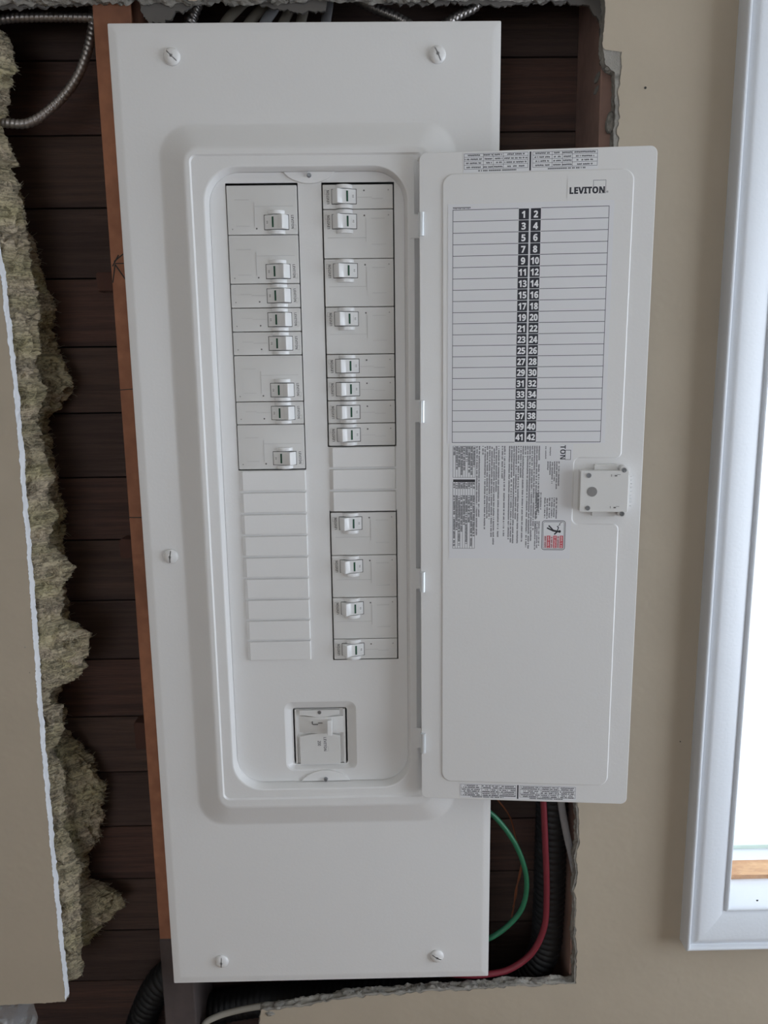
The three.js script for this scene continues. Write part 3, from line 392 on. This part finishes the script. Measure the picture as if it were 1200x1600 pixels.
  const ev = new Evaluator(); ev.attributes = ['position', 'normal']; ev.useGroups = false;
  let b = new Brush(dome); b.updateMatrixWorld();
  const slot = new Brush(new THREE.BoxGeometry(0.0011, 0.004, 0.0146)); slot.position.y = 0.0046; slot.updateMatrixWorld();
  const sq = new Brush(new THREE.BoxGeometry(0.0028, 0.006, 0.0028)); sq.position.y = 0.0042; sq.rotation.y = 0.6; sq.updateMatrixWorld();
  b = ev.evaluate(b, slot, SUBTRACTION); b = ev.evaluate(b, sq, SUBTRACTION);
  const dg = plain(b.geometry); dg.rotateX(Math.PI / 2);
  for (const [x, y, a] of [[-0.1388, 0.5346, 0.8], [0.1375, 0.5346, 0.45], [-0.1727, 0.0013, -0.12], [-0.1402, -0.5350, -0.05], [0.1367, -0.5342, 1.0]]) { const m = part('cover_screw', dg, M.paint, panel); m.position.set(x, y, 0.0008); m.rotation.z = a; }
  // steel enclosure behind the cover
  const t = 0.0015, X = 0.1805, Y = 0.548;
  part('enclosure', merge(box(-X, X, -Y, Y, -0.102, -0.1005), box(-X, -X + t, -Y, Y, -0.1, -0.0118), box(X - t, X, -Y, Y, -0.1, -0.0118), box(-X, X, Y - t, Y, -0.1, -0.0118), box(-X, X, -Y, -Y + t, -0.1, -0.0118)), M.enclosure, panel);
}

// ---------------------------------------------------------------- the open door with its labels
const ANG = 0.0953, HX = 0.1166, HZ = 0.0215;
{
  const W = 0.2427, y0 = -0.2986, y1 = 0.4333;
  const sheet = plain(extr(rrShape(0, W, y0, y1, 0.0075), 0.0006, 0.0006, 3)); sheet.translate(0, 0, -0.0006);
  // raised field of the door with a notch around the latch
  const fx0 = 0.0240, fx1 = 0.2195, fy0 = -0.2755, fy1 = 0.4120, nx = 0.1690, ny0 = 0.0405, ny1 = 0.1140, r = 0.012, s = new THREE.Shape();
  s.moveTo(fx0 + r, fy0); s.lineTo(fx1 - r, fy0); s.absarc(fx1 - r, fy0 + r, r, -Math.PI / 2, 0, false);
  s.lineTo(fx1, ny0 - 0.006); s.absarc(fx1 - 0.006, ny0 - 0.006, 0.006, 0, Math.PI / 2, false);
  s.lineTo(nx + 0.006, ny0); s.absarc(nx + 0.006, ny0 + 0.006, 0.006, Math.PI * 1.5, Math.PI, true);
  s.lineTo(nx, ny1 - 0.006); s.absarc(nx + 0.006, ny1 - 0.006, 0.006, Math.PI, Math.PI / 2, true);
  s.lineTo(fx1 - 0.006, ny1); s.absarc(fx1 - 0.006, ny1 + 0.006, 0.006, -Math.PI / 2, 0, false);
  s.lineTo(fx1 + 0.001, fy1 - r); s.absarc(fx1 + 0.001 - r, fy1 - r, r, 0, Math.PI / 2, false);
  s.lineTo(fx0 + r, fy1); s.absarc(fx0 + r, fy1 - r, r, Math.PI / 2, Math.PI, false);
  s.lineTo(fx0, fy0 + r); s.absarc(fx0 + r, fy0 + r, r, Math.PI, Math.PI * 1.5, false);
  const field = plain(new THREE.ExtrudeGeometry(s, { depth: 0.0002, bevelEnabled: true, bevelThickness: 0.0013, bevelSize: 0.0016, bevelOffset: -0.0016, bevelSegments: 4, curveSegments: 10 })); field.translate(0, 0, 0.0003);
  const door = part('door', mergeGeometries([sheet, field]), M.paint, panel);
  door.position.set(HX, 0, HZ); door.rotation.y = -ANG;
  const ZL = 0.0018, ZS = 0.0006;                            // faces of the raised field and of the sheet
  const sheetOf = (name, x0, x1, ya, yb, z, tex, label) => { const g = new THREE.BoxGeometry(x1 - x0, yb - ya, 0.00016); const uv = g.attributes.uv; for (let i = 0; i < 24; i++) if (i < 16 || i >= 20) uv.setXY(i, 0.002, 0.002); const m = part(name, g, std({ color: '#ffffff', roughness: 0.5, map: tex }), door); m.position.set((x0 + x1) / 2, (ya + yb) / 2, z + 0.00018); if (label) m.userData.label = label; return m; };
  const INK = '#23242f', LBG = '#e3e3e6';
  // circuit directory, 42 numbered lines
  sheetOf('directory_label', 0.0300, 0.2010, 0.1305, 0.3815, ZL, canvasTex(1368, 2008, (c, w, h) => {
    const X = (u) => (u - 0.0300) / 0.1710 * w, Y = (v) => (0.3815 - v) / 0.2510 * h;
    c.fillStyle = LBG; c.fillRect(0, 0, w, h); c.strokeStyle = '#4b4b55'; c.lineWidth = 4.5;
    const t = 0.3757, b = 0.1318, n = 21, rh = (t - b) / n;
    for (let k = 0; k <= n; k++) { const y = Y(t - k * rh); c.beginPath(); c.moveTo(X(0.0353), y); c.lineTo(X(0.1960), y); c.stroke(); }
    c.strokeRect(X(0.0353), Y(t), X(0.1960) - X(0.0353), Y(b) - Y(t));
    c.fillStyle = LBG; c.fillRect(X(0.1035), Y(t) - 4, X(0.1268) - X(0.1035), Y(b) - Y(t) + 8);
    c.textAlign = 'center'; c.textBaseline = 'middle'; c.font = 'bold 74px sans-serif';
    for (let k = 0; k < n; k++) for (let j = 0; j < 2; j++) {
      const xa = X(j ? 0.1162 : 0.1038), xb = X(j ? 0.1265 : 0.1142), ya = Y(t - k * rh) + 2, yb = Y(t - (k + 1) * rh) - 3;
      c.fillStyle = INK; c.fillRect(xa, ya, xb - xa, yb - ya); c.fillStyle = '#f4f4f6'; const num = String(2 * k + 1 + j);
      c.save(); c.translate((xa + xb) / 2, (ya + yb) / 2 + 3); c.scale(num.length > 1 ? 0.86 : 0.95, 1); c.fillText(num, 0, 0); c.strokeStyle = '#f4f4f6'; c.lineWidth = 3; c.strokeText(num, 0, 0); c.restore();
    }
    c.fillStyle = '#55555c'; for (let i = 0; i < 13; i++) c.fillRect(X(0.0353) + i * 11.5, Y(0.3785), 8, 11 + (i % 3) * 2);
  }), 'white circuit directory with numbers 1 to 42 on black boxes');
  sheetOf('logo', 0.1530, 0.1975, 0.3845, 0.4040, ZL, canvasTex(712, 312, (c, w, h) => {
    c.fillStyle = PAINT; c.fillRect(0, 0, w, h); c.fillStyle = INK; c.textBaseline = 'alphabetic'; c.font = 'bold 138px sans-serif'; c.save(); c.translate(26, 246); c.scale(592 / c.measureText('LEVITON').width, 1); c.fillText('LEVITON', 0, 0); c.strokeStyle = INK; c.lineWidth = 7; c.strokeText('LEVITON', 0, 0); c.restore();
    c.strokeStyle = '#4a4a55'; c.lineWidth = 6; c.beginPath(); c.moveTo(420, 170); c.lineTo(420, 45); c.lineTo(622, 45); c.lineTo(622, 246); c.lineTo(500, 246); c.stroke(); c.font = '46px sans-serif'; c.fillText('®', 630, 246);
  }), 'dark brand lettering beside a thin square outline');
  // conductor tables: fine print too small to read, upside down at the top
  const table = (flip, bars) => canvasTex(1400, 190, (c, w, h) => {
    c.fillStyle = LBG; c.fillRect(0, 0, w, h); if (flip) { c.translate(w, h); c.rotate(Math.PI); }
    c.strokeStyle = '#3c3c44'; c.lineWidth = 3; const rows = bars ? [10, 62, 112, 160] : [34, 74, 112, 150, 182]; let sd = flip ? 5 : 11; const r = () => { sd = (sd * 16807) % 2147483647; return sd / 2147483647; };
    for (const [a, b] of [[10, 675], [725, 1390]]) { for (const y of rows) { c.beginPath(); c.moveTo(a, y); c.lineTo(b, y); c.stroke(); }
      const cols = [a, a + 255, a + 360, a + 465, b]; for (const x of cols) { c.beginPath(); c.moveTo(x, rows[0]); c.lineTo(x, rows[rows.length - 1]); c.stroke(); }
      c.fillStyle = '#2b2b33'; for (let i = 0; i + 1 < rows.length; i++) for (let k = 0; k < 4; k++) { const cw = cols[k + 1] - cols[k], lines = rows[i + 1] - rows[i] > 42 ? 2 : 1; for (let l = 0; l < lines; l++) { const tw = cw * (0.62 + 0.32 * r()), x0 = cols[k] + (cw - tw) / 2, y = rows[i] + 9 + l * 22; for (let x = 0; x < tw; x += 10) if (r() > 0.14) c.fillRect(x0 + x, y + 3 * r(), 7, 14); } }
      for (let x = a + 120; x < b - 150; x += 10) if (r() > 0.14) c.fillRect(x, bars ? 168 : 10, 7, 14); }
    c.fillStyle = '#20202c'; c.fillRect(692, 4, 17, h - 8);
  });
  sheetOf('conductor_label', 0.0458, 0.1835, 0.4124, 0.4316, ZS, table(true, false), 'upside-down fine print table along the door top');
  sheetOf('conductor_label', 0.0462, 0.1835, -0.2962, -0.2776, ZS, table(false, true), 'fine print table along the door bottom');
  // warning and instruction label, printed sideways; coordinates follow the print
  sheetOf('warning_label', 0.0320, 0.1672, 0.0005, 0.1295, ZL, canvasTex(1068, 1020, (c, w, h) => {
    c.fillStyle = '#e2e2e5'; c.fillRect(0, 0, w, h); let sd = 77; const r = () => { sd = (sd * 16807) % 2147483647; return sd / 2147483647; };
    const run = (x, wd, ya, yb, ink = '#33333a') => { c.fillStyle = ink; for (let y = ya; y < yb; y += 7) if (r() > 0.13) c.fillRect(x + 2 * r(), y, wd - 2 * r(), 4.6); };
    c.strokeStyle = '#44444c'; c.lineWidth = 2.5;
    for (let k = 0; k <= 9; k++) { const x = 34 + k * 21.5; c.beginPath(); c.moveTo(x, 14); c.lineTo(x, 290); c.moveTo(x, 330); c.lineTo(x, 930); c.stroke(); }
    c.strokeRect(34, 14, 193.5, 276); c.strokeRect(34, 330, 193.5, 600); c.fillStyle = '#15151a'; c.fillRect(36, 308, 192, 22); run(120, 0, 0, 0);
    for (let k = 0; k < 9; k++) { run(37 + k * 21.5, 16, 18, 90 + r() * 195); run(37 + k * 21.5, 16, 336, 388); run(37 + k * 21.5, 16, 450, 690 + r() * 220); }
    c.fillStyle = '#55555a'; c.fillRect(60, 312, 130, 2);
    const ends = [810, 640, 95, 750, 655, 660, 825, 890, 420, 820, 300, 815, 845, 870, 880, 660, 880, 290, 870, 110, 915, 930, 860, 760, 770, 590];
    let x = 236; ends.forEach((e, i) => { if (i === 2 || i === 10) x += 12; if (i === 12) x += 22; run(x, 12.5, 14, e); x += 19.6; });
    for (let k = 0; k < 3; k++) run(762 + k * 17, 11, 425 - k * 4, 650 - k * 30); for (let k = 0; k < 3; k++) run(752 + k * 17, 11, 680, 935 - k * 14);
    for (let k = 0; k < 6; k++) run(832 + k * 20, 12, 470, 640 + r() * 20); for (let k = 0; k < 6; k++) run(850 + k * 19, 11, 150, 200 + r() * 220); run(830, 9, 18, 130); run(868, 9, 18, 100);
    c.save(); c.translate(985, 14); c.rotate(Math.PI / 2); c.fillStyle = '#23242f'; c.font = 'bold 62px sans-serif'; c.textBaseline = 'alphabetic'; c.fillText('TON', -6, 26); c.restore(); c.strokeStyle = '#44444c'; c.lineWidth = 4; c.strokeRect(1002, 52, 46, 82);
    // shock hazard pictogram above red bands
    c.strokeStyle = '#3a3a42'; c.lineWidth = 5; const rb = (a, b, cw, ch, q) => { c.beginPath(); c.moveTo(a + q, b); c.arcTo(a + cw, b, a + cw, b + ch, q); c.arcTo(a + cw, b + ch, a, b + ch, q); c.arcTo(a, b + ch, a, b, q); c.arcTo(a, b, a + cw, b, q); c.closePath(); c.stroke(); }; rb(820, 676, 200, 262, 22); c.lineWidth = 3; rb(830, 686, 180, 242, 16);
    for (let k = 0; k < 6; k++) { c.fillStyle = k % 2 ? '#c3303f' : '#d9c9cb'; c.fillRect(836 + k * 28, 810, 28, 112); run(842 + k * 28, 14, 816, 916, k % 2 ? '#e8d4d6' : '#8a3a44'); }
    c.fillStyle = '#1d1d24'; c.strokeStyle = '#1d1d24'; c.lineCap = 'round'; c.beginPath(); c.arc(972, 772, 12, 0, 7); c.fill(); c.lineWidth = 17; c.beginPath(); c.moveTo(955, 772); c.lineTo(915, 764); c.stroke(); c.lineWidth = 12; c.beginPath(); c.moveTo(915, 760); c.lineTo(880, 722); c.moveTo(915, 766); c.lineTo(866, 742); c.moveTo(950, 776); c.lineTo(930, 796); c.stroke(); c.lineWidth = 8; c.beginPath(); c.moveTo(952, 768); c.lineTo(962, 738); c.lineTo(952, 726); c.stroke(); c.lineWidth = 4; c.beginPath(); c.moveTo(960, 722); c.lineTo(975, 712); c.lineTo(968, 704); c.lineTo(986, 692); c.stroke();
  }), 'white instruction label of sideways fine print with a red shock warning');
  // latch
  const lz = 0.0130, lat = (n, g, m, lab) => { const q = part(n, g, m, door); if (lab) q.userData.label = lab; return q; };
  const lb = extr(rrShape(0.1742, 0.2262, 0.0560, 0.1016, 0.0015), lz - 0.002, 0.0008, 3); lb.translate(0, 0, 0.0010);
  lat('latch_body', plain(lb), M.plastic, 'white rectangular plastic latch body');
  const ear = (a, b, y, yb) => { const g = extr(rrShape(a, b, y, yb, 0.001), 0.004, 0.0006); g.translate(0, 0, 0.001); return plain(g); };
  lat('latch_flange', ear(0.190, 0.2145, 0.0995, 0.1075), M.plastic); lat('latch_flange', ear(0.189, 0.2145, 0.0500, 0.0575), M.plastic);
  for (const [x, y] of [[0.2206, 0.1022], [0.2202, 0.0540]]) { const g = new THREE.CylinderGeometry(0.0042, 0.0046, 0.0115, 20); g.rotateX(Math.PI / 2); g.translate(x, y, 0.0064); lat('screw_boss', g, M.plastic); }
  const sg = (() => { const g = new THREE.CylinderGeometry(0.0026, 0.0026, 0.0012, 18); g.rotateX(Math.PI / 2); const ev = new Evaluator(); ev.attributes = ['position', 'normal']; ev.useGroups = false; let b = new Brush(g); b.updateMatrixWorld(); for (const a of [0.4, 0.4 + Math.PI / 2]) { const c = new Brush(new THREE.BoxGeometry(0.004, 0.0008, 0.001)); c.position.z = 0.0006; c.rotation.z = a; c.updateMatrixWorld(); b = ev.evaluate(b, c, SUBTRACTION); } return plain(b.geometry); })();
  for (const [x, y, z] of [[0.1832, 0.0965, lz], [0.2206, 0.1022, lz - 0.0005], [0.1831, 0.0605, lz], [0.2202, 0.0540, lz - 0.0005]]) lat('latch_screw', sg, M.zinc).position.set(x, y, z);
  { const g = new THREE.CylinderGeometry(0.0054, 0.0054, 0.0008, 28); g.rotateX(Math.PI / 2); g.translate(0.1873, 0.0786, lz - 0.0002); lat('latch_button', g, std({ color: '#8b8988', roughness: 0.6 }), 'round grey button in the latch'); }
  for (const y of [0.0962, 0.0612]) lat('latch_slot', merge(box(0.2072, 0.2076, y - 0.001, y + 0.0014, lz - 0.0006, lz + 0.0001), box(0.2108, 0.2134, y - 0.0008, y + 0.0006, lz - 0.0006, lz + 0.0001), box(0.2134, 0.2168, y + 0.0010, y + 0.0014, lz - 0.0006, lz + 0.0001)), M.greyPrint);
  const teeth = []; for (let k = 0; k < 9; k++) teeth.push(box(0.2262, 0.2312 - 0.0006 * (k % 2), 0.0588 + k * 0.0041, 0.0588 + k * 0.0041 + 0.0027, 0.001, 0.0088)); teeth.push(box(0.2262, 0.2284, 0.058, 0.0962, 0.001, 0.0095));
  lat('thumb_slide', merge(...teeth), M.toggle, 'ribbed white thumb slide');
  // hinges: a leaf on the cover and a curled barrel round the door edge
  [[0.3746, 0.3507], [0.1779, 0.1540], [-0.0161, -0.0396], [-0.2142, -0.2389]].forEach(([a, b]) => {
    const cy = (a + b) / 2, h = a - b, g = new THREE.CylinderGeometry(0.0031, 0.0031, h, 20, 1); g.scale(1, 1, 0.85); g.translate(0.0020, cy, 0.0022);
    lat('hinge', toCreasedNormals(plain(g), 0.6), M.steel, 'shiny curled hinge barrel');
  });
}
{ const leafs = [[0.3746, 0.3507], [0.1779, 0.1540], [-0.0161, -0.0396], [-0.2142, -0.2389]]; for (const [a, b] of leafs) part('hinge_leaf', merge(box(0.1075, 0.1180, b - 0.0004, a + 0.0004, 0.0085, 0.0102), box(0.1168, 0.1185, b, a, 0.0090, 0.0225)), M.paint, panel); }
finish(panel, 'white wall-mounted electrical panel with its door hanging open', 'electrical panel');

// ---------------------------------------------------------------- circuit breakers (left column orientation: handle towards +x)
const brandTex = canvasTex(176, 512, (c, w, h) => { c.fillStyle = '#dedddb'; c.fillRect(0, 0, w, h); c.translate(w / 2, 0); c.rotate(Math.PI / 2); c.fillStyle = '#3c3a3a'; c.font = 'bold 118px sans-serif'; c.textBaseline = 'alphabetic'; c.save(); c.translate(10, 76); c.scale(470 / c.measureText('LEVITON').width, 1); c.fillText('LEVITON', 0, 0); c.restore(); c.strokeStyle = '#77757a'; c.lineWidth = 5; c.strokeRect(340, -80, 140, 74); });
const onTex = canvasTex(64, 128, (c, w, h) => { c.fillStyle = '#eaeaea'; c.fillRect(0, 0, w, h); c.translate(w / 2, h / 2); c.rotate(Math.PI / 2); c.fillStyle = '#8d8b8a'; c.font = 'bold 46px sans-serif'; c.textAlign = 'center'; c.textBaseline = 'middle'; c.fillText('ON', 0, 0); });
M.brand = std({ color: '#ffffff', roughness: 0.4, map: brandTex }); M.on = std({ color: '#ffffff', roughness: 0.4, map: onTex });
function bodyGeo(poles) { const h = poles * 0.0254 / 2 - 0.0004, g = plain(extr(rrShape(-0.0374, 0.0374, -h, h, 0.0008, 2), 0.058, 0.0005, 2)); g.translate(0, 0, -0.0572); return toCreasedNormals(g, 0.5); }
const body1 = bodyGeo(1), body2 = bodyGeo(2);
const FZ = 0.0013;                                                // front face of a breaker above its own origin (dead front level)
const toggleProf = [[27.6, -0.5], [27.6, 0.7], [27.0, 1.8], [22.4, 8.9], [21.8, 9.3], [21.0, 9.2], [20.3, 8.5], [18.0, 6.2], [16.2, 5.1], [14.4, 4.7], [12.4, 4.3], [10, 3.5], [7, 2.3], [4, 1.2], [2.0, 0.5], [2.0, -0.5]].map(([x, z]) => [x / 1000, z / 1000]);
const toggleGeo = (() => { const g = extr(poly(toggleProf), 0.0138, 0.0003, 2); g.rotateX(Math.PI / 2); g.translate(0, 0.0069, 0); return toCreasedNormals(plain(g), 0.5); })();
const lobeGeo = (() => { const s = new THREE.Shape(); s.moveTo(0.0055, -0.0006); for (let i = 0; i <= 18; i++) { const t = -1 + 2 * i / 18; s.lineTo(0.0148 + 0.0093 * t, 0.0054 * Math.pow(1 - t * t, 0.75) - 0.0004); } s.lineTo(0.0241, -0.0006); s.closePath(); const g = extr(s, 0.0026, 0.0008, 3); g.rotateX(Math.PI / 2); g.translate(0, 0.0013, 0); return toCreasedNormals(plain(g), 0.45); })();
function makeBreaker(poles) {
  const g = group(poles === 2 ? 'two_pole_breaker' : 'single_pole_breaker'), yc = poles === 2 ? -0.0127 : 0;
  part('body', poles === 2 ? body2 : body1, M.plastic, g).position.z = FZ - 0.0013;
  part('toggle_slot', box(0.0014, 0.0281, yc - 0.0078, yc + 0.0078, FZ - 0.0002, FZ + 0.00012), M.gap, g);
  const t = part('toggle', toggleGeo, M.toggle, g); t.position.set(0, yc, FZ);
  const ind = part('indicator', new THREE.BoxGeometry(0.0019, 0.0108, 0.0006), M.green, t); ind.position.set(0.0112, 0, 0.0040); ind.rotation.y = -0.32; ind.userData.label = 'dark green bar';
  const on = part('on_mark', new THREE.PlaneGeometry(0.0036, 0.006), M.on, t); on.position.set(0.0050, 0, 0.0019); on.rotation.y = -0.37;
  for (const s of [-1, 1]) part('guard', lobeGeo, M.toggle, g).position.set(0, yc + s * 0.0101, FZ);
  part('brand_print', new THREE.PlaneGeometry(0.0054, 0.0158), M.brand, g).position.set(0.0330, yc, FZ + 0.00008);
  const dot = new THREE.CylinderGeometry(0.0009, 0.0009, 0.0003, 14); dot.rotateX(Math.PI / 2); part('test_hole', dot, M.greyPrint, g).position.set(-0.0066, yc - 0.0062, FZ + 0.0001);
  part('rating_mark', merge(box(-0.0332, -0.0318, yc - 0.0066, yc - 0.0062, FZ, FZ + 0.0001), box(-0.0327, -0.0323, yc - 0.0074, yc - 0.0062, FZ, FZ + 0.0001)), M.greyPrint, g);
  const e = 0.0005, z0 = FZ, z1 = FZ + 0.00045;
  part('embossed_line', poles === 2 ? merge(box(-0.0295, -0.0140, 0.0105, 0.0105 + e, z0, z1), box(-0.0085, -0.0085 + e, -0.0165, 0.008, z0, z1), box(-0.0285, -0.0140, -0.0162, -0.0162 + e, z0, z1), box(-0.0085, 0.033, 0.0035, 0.0035 + e, z0, z1)) : merge(box(-0.0270, -0.0150, 0.0016, 0.0016 + e, z0, z1), box(-0.0150, 0.0005, 0.0003, 0.0003 + e, z0, z1)), M.emboss, g);
  return g;
}
const oneProto = makeBreaker(1), twoProto = makeBreaker(2); names.clear(); names.set('armoured_cable', 9);
const used = { 1: 0, 2: 0 };
function putBreaker(poles, col, slot, label) {
  const proto = poles === 2 ? twoProto : oneProto, nm = poles === 2 ? 'two_pole_breaker' : 'single_pole_breaker', b = proto.clone(); b.name = used[poles] ? nm + '_' + String(used[poles]).padStart(3, '0') : nm; used[poles]++;
  const c = col ? colR : colL; b.position.set((c[0] + c[1]) / 2, H + slotTop - SP * (slot + poles / 2), ZD); b.scale.set(KD, KD, 1); if (col) b.rotation.z = Math.PI;
  b.userData = { label, category: 'circuit breaker', group: col ? 'breakers in the right column' : 'breakers in the left column' }; scene.add(b);
}
putBreaker(2, 0, 0, 'white double-width breaker at the very top of the left column');
putBreaker(2, 0, 2, 'white double-width breaker second from the top of the left column');
putBreaker(1, 0, 4, 'upper of the three narrow white breakers in a row in the left column');
putBreaker(1, 0, 5, 'middle of the three narrow white breakers in a row in the left column');
putBreaker(1, 0, 6, 'lower of the three narrow white breakers in a row in the left column');
putBreaker(2, 0, 7, 'white double-width breaker under the three narrow ones in the left column');
putBreaker(1, 0, 9, 'narrow white breaker between two double-width ones low in the left column');
putBreaker(2, 0, 10, 'lowest breaker of the left column, double-width, above the blank plates');
putBreaker(1, 1, 0, 'narrow white breaker at the very top of the right column');
putBreaker(2, 1, 1, 'uppermost double-width white breaker in the right column');
putBreaker(2, 1, 3, 'second double-width white breaker from the top of the right column');
putBreaker(2, 1, 5, 'third double-width white breaker from the top of the right column');
putBreaker(1, 1, 7, 'first of the four narrow white breakers stacked mid right column');
putBreaker(1, 1, 8, 'second of the four narrow white breakers stacked mid right column');
putBreaker(1, 1, 9, 'third of the four narrow white breakers stacked mid right column');
putBreaker(1, 1, 10, 'last of the four narrow white breakers, directly above the right blank plates');
putBreaker(2, 1, 14, 'double-width white breaker directly below the right column blank plates');
putBreaker(2, 1, 16, 'middle of the three double-width breakers low in the right column');
putBreaker(2, 1, 18, 'lowest double-width white breaker in the right column');
putBreaker(1, 1, 20, 'narrow white breaker at the very bottom of the right column');

// ---------------------------------------------------------------- main breaker in its pocket
{
  const m = new THREE.Group(); m.name = 'main_breaker';
  const x0 = -0.0362, x1 = 0.0255, y0 = -0.2634, y1 = -0.1925, zb = -0.0125;
  part('body', box(x0, x1, y0, y1, -0.07, zb), M.plastic, m);
  // side rails and lower face with a peaked upper edge
  const rail = (a, b) => { const g = extr(poly([[a, y0], [b, y0], [b, y1], [a, y1]]), 0.0022, 0.0004); g.translate(0, 0, zb - 0.0002); return plain(g); };
  part('side_rail', rail(x0 + 0.0003, x0 + 0.0028), M.plastic, m); part('side_rail', rail(x1 - 0.0028, x1 - 0.0003), M.plastic, m);
  const fl = extr(poly([[-0.0305, y0 + 0.0002], [0.0188, y0 + 0.0002], [0.0188, -0.2262], [0.0080, -0.2238], [-0.003, -0.2222], [-0.0150, -0.2240], [-0.0305, -0.2268]]), 0.0040, 0.0005); fl.translate(0, 0, zb); part('lower_face', plain(fl), M.plastic, m);
  const up = extr(poly([[-0.0300, y1 - 0.0004], [0.0185, y1 - 0.0004], [0.0185, -0.1985], [0.0050, -0.2012], [-0.006, -0.2022], [-0.0180, -0.2005], [-0.0300, -0.1985]]), 0.0040, 0.0005); up.translate(0, 0, zb); part('upper_face', plain(up), M.plastic, m);
  // handle barrel between the faces, with the lever
  const s = new THREE.Shape(); s.moveTo(-0.0325, zb - 0.001); for (let i = 0; i <= 20; i++) { const t = i / 20; s.lineTo(-0.0325 + 0.0555 * t, zb + (t < 0.18 ? -0.0005 + 0.012 * t / 0.18 * 0.25 : 0.0025 + 0.0030 * Math.sin(Math.PI * (t - 0.18) / 0.82))); } s.lineTo(0.023, zb - 0.001); s.closePath();
  const dr = extr(s, 0.0205, 0.0004); dr.rotateX(Math.PI / 2); dr.translate(0, -0.2020, 0); part('handle_barrel', toCreasedNormals(plain(dr), 0.5), M.plastic, m);
  const hd = extr(rrShape(0.0040, 0.0098, -0.2225, -0.2035, 0.0012), 0.0100, 0.0008, 3); hd.translate(0, 0, zb + 0.002); part('handle', toCreasedNormals(plain(hd), 0.5), M.toggle, m).userData.label = 'white main switch lever';
  const txt = canvasTex(256, 384, (c, w, h) => { c.fillStyle = '#dedddb'; c.fillRect(0, 0, w, h); c.translate(w / 2, 0); c.rotate(Math.PI / 2); c.fillStyle = '#55535a'; c.font = 'bold 60px sans-serif'; c.textBaseline = 'alphabetic'; c.save(); c.translate(16, -2); c.scale(330 / c.measureText('LEVITON').width, 1); c.fillText('LEVITON', 0, 0); c.restore(); c.font = 'bold 72px sans-serif'; c.fillText('200', 100, 96); c.strokeStyle = '#8a888c'; c.lineWidth = 3; c.strokeRect(240, -74, 96, 62); });
  part('brand_print', new THREE.PlaneGeometry(0.0190, 0.0222), std({ color: '#ffffff', roughness: 0.4, map: txt }), m).position.set(-0.0015, -0.2376, zb + 0.00465);
  part('switch_mark', merge(box(-0.0150, -0.0138, -0.2105, -0.2070, zb + 0.0049, zb + 0.0056), box(-0.0138, -0.0075, -0.2112, -0.2104, zb + 0.0050, zb + 0.0060), box(-0.0075, -0.0020, -0.2092, -0.2085, zb + 0.0054, zb + 0.0061)), M.greyPrint, m);
  part('mould_line', box(-0.0295, 0.018, -0.2466, -0.2463, zb + 0.0045, zb + 0.0047), M.plastic, m);
  const sc = new THREE.CylinderGeometry(0.0022, 0.0022, 0.0012, 16); sc.rotateX(Math.PI / 2); sc.translate(-0.0055, -0.1955, zb + 0.0047); part('case_screw', sc, M.zinc, m);
  finish(m, 'white main breaker marked 200 in its own pocket at the bottom', 'main breaker');
  m.scale.set(KD, KD, 1); m.position.set(gx(m.position.x), gy(m.position.y - H) + H, m.position.z);
}
renderer.render(scene, camera);
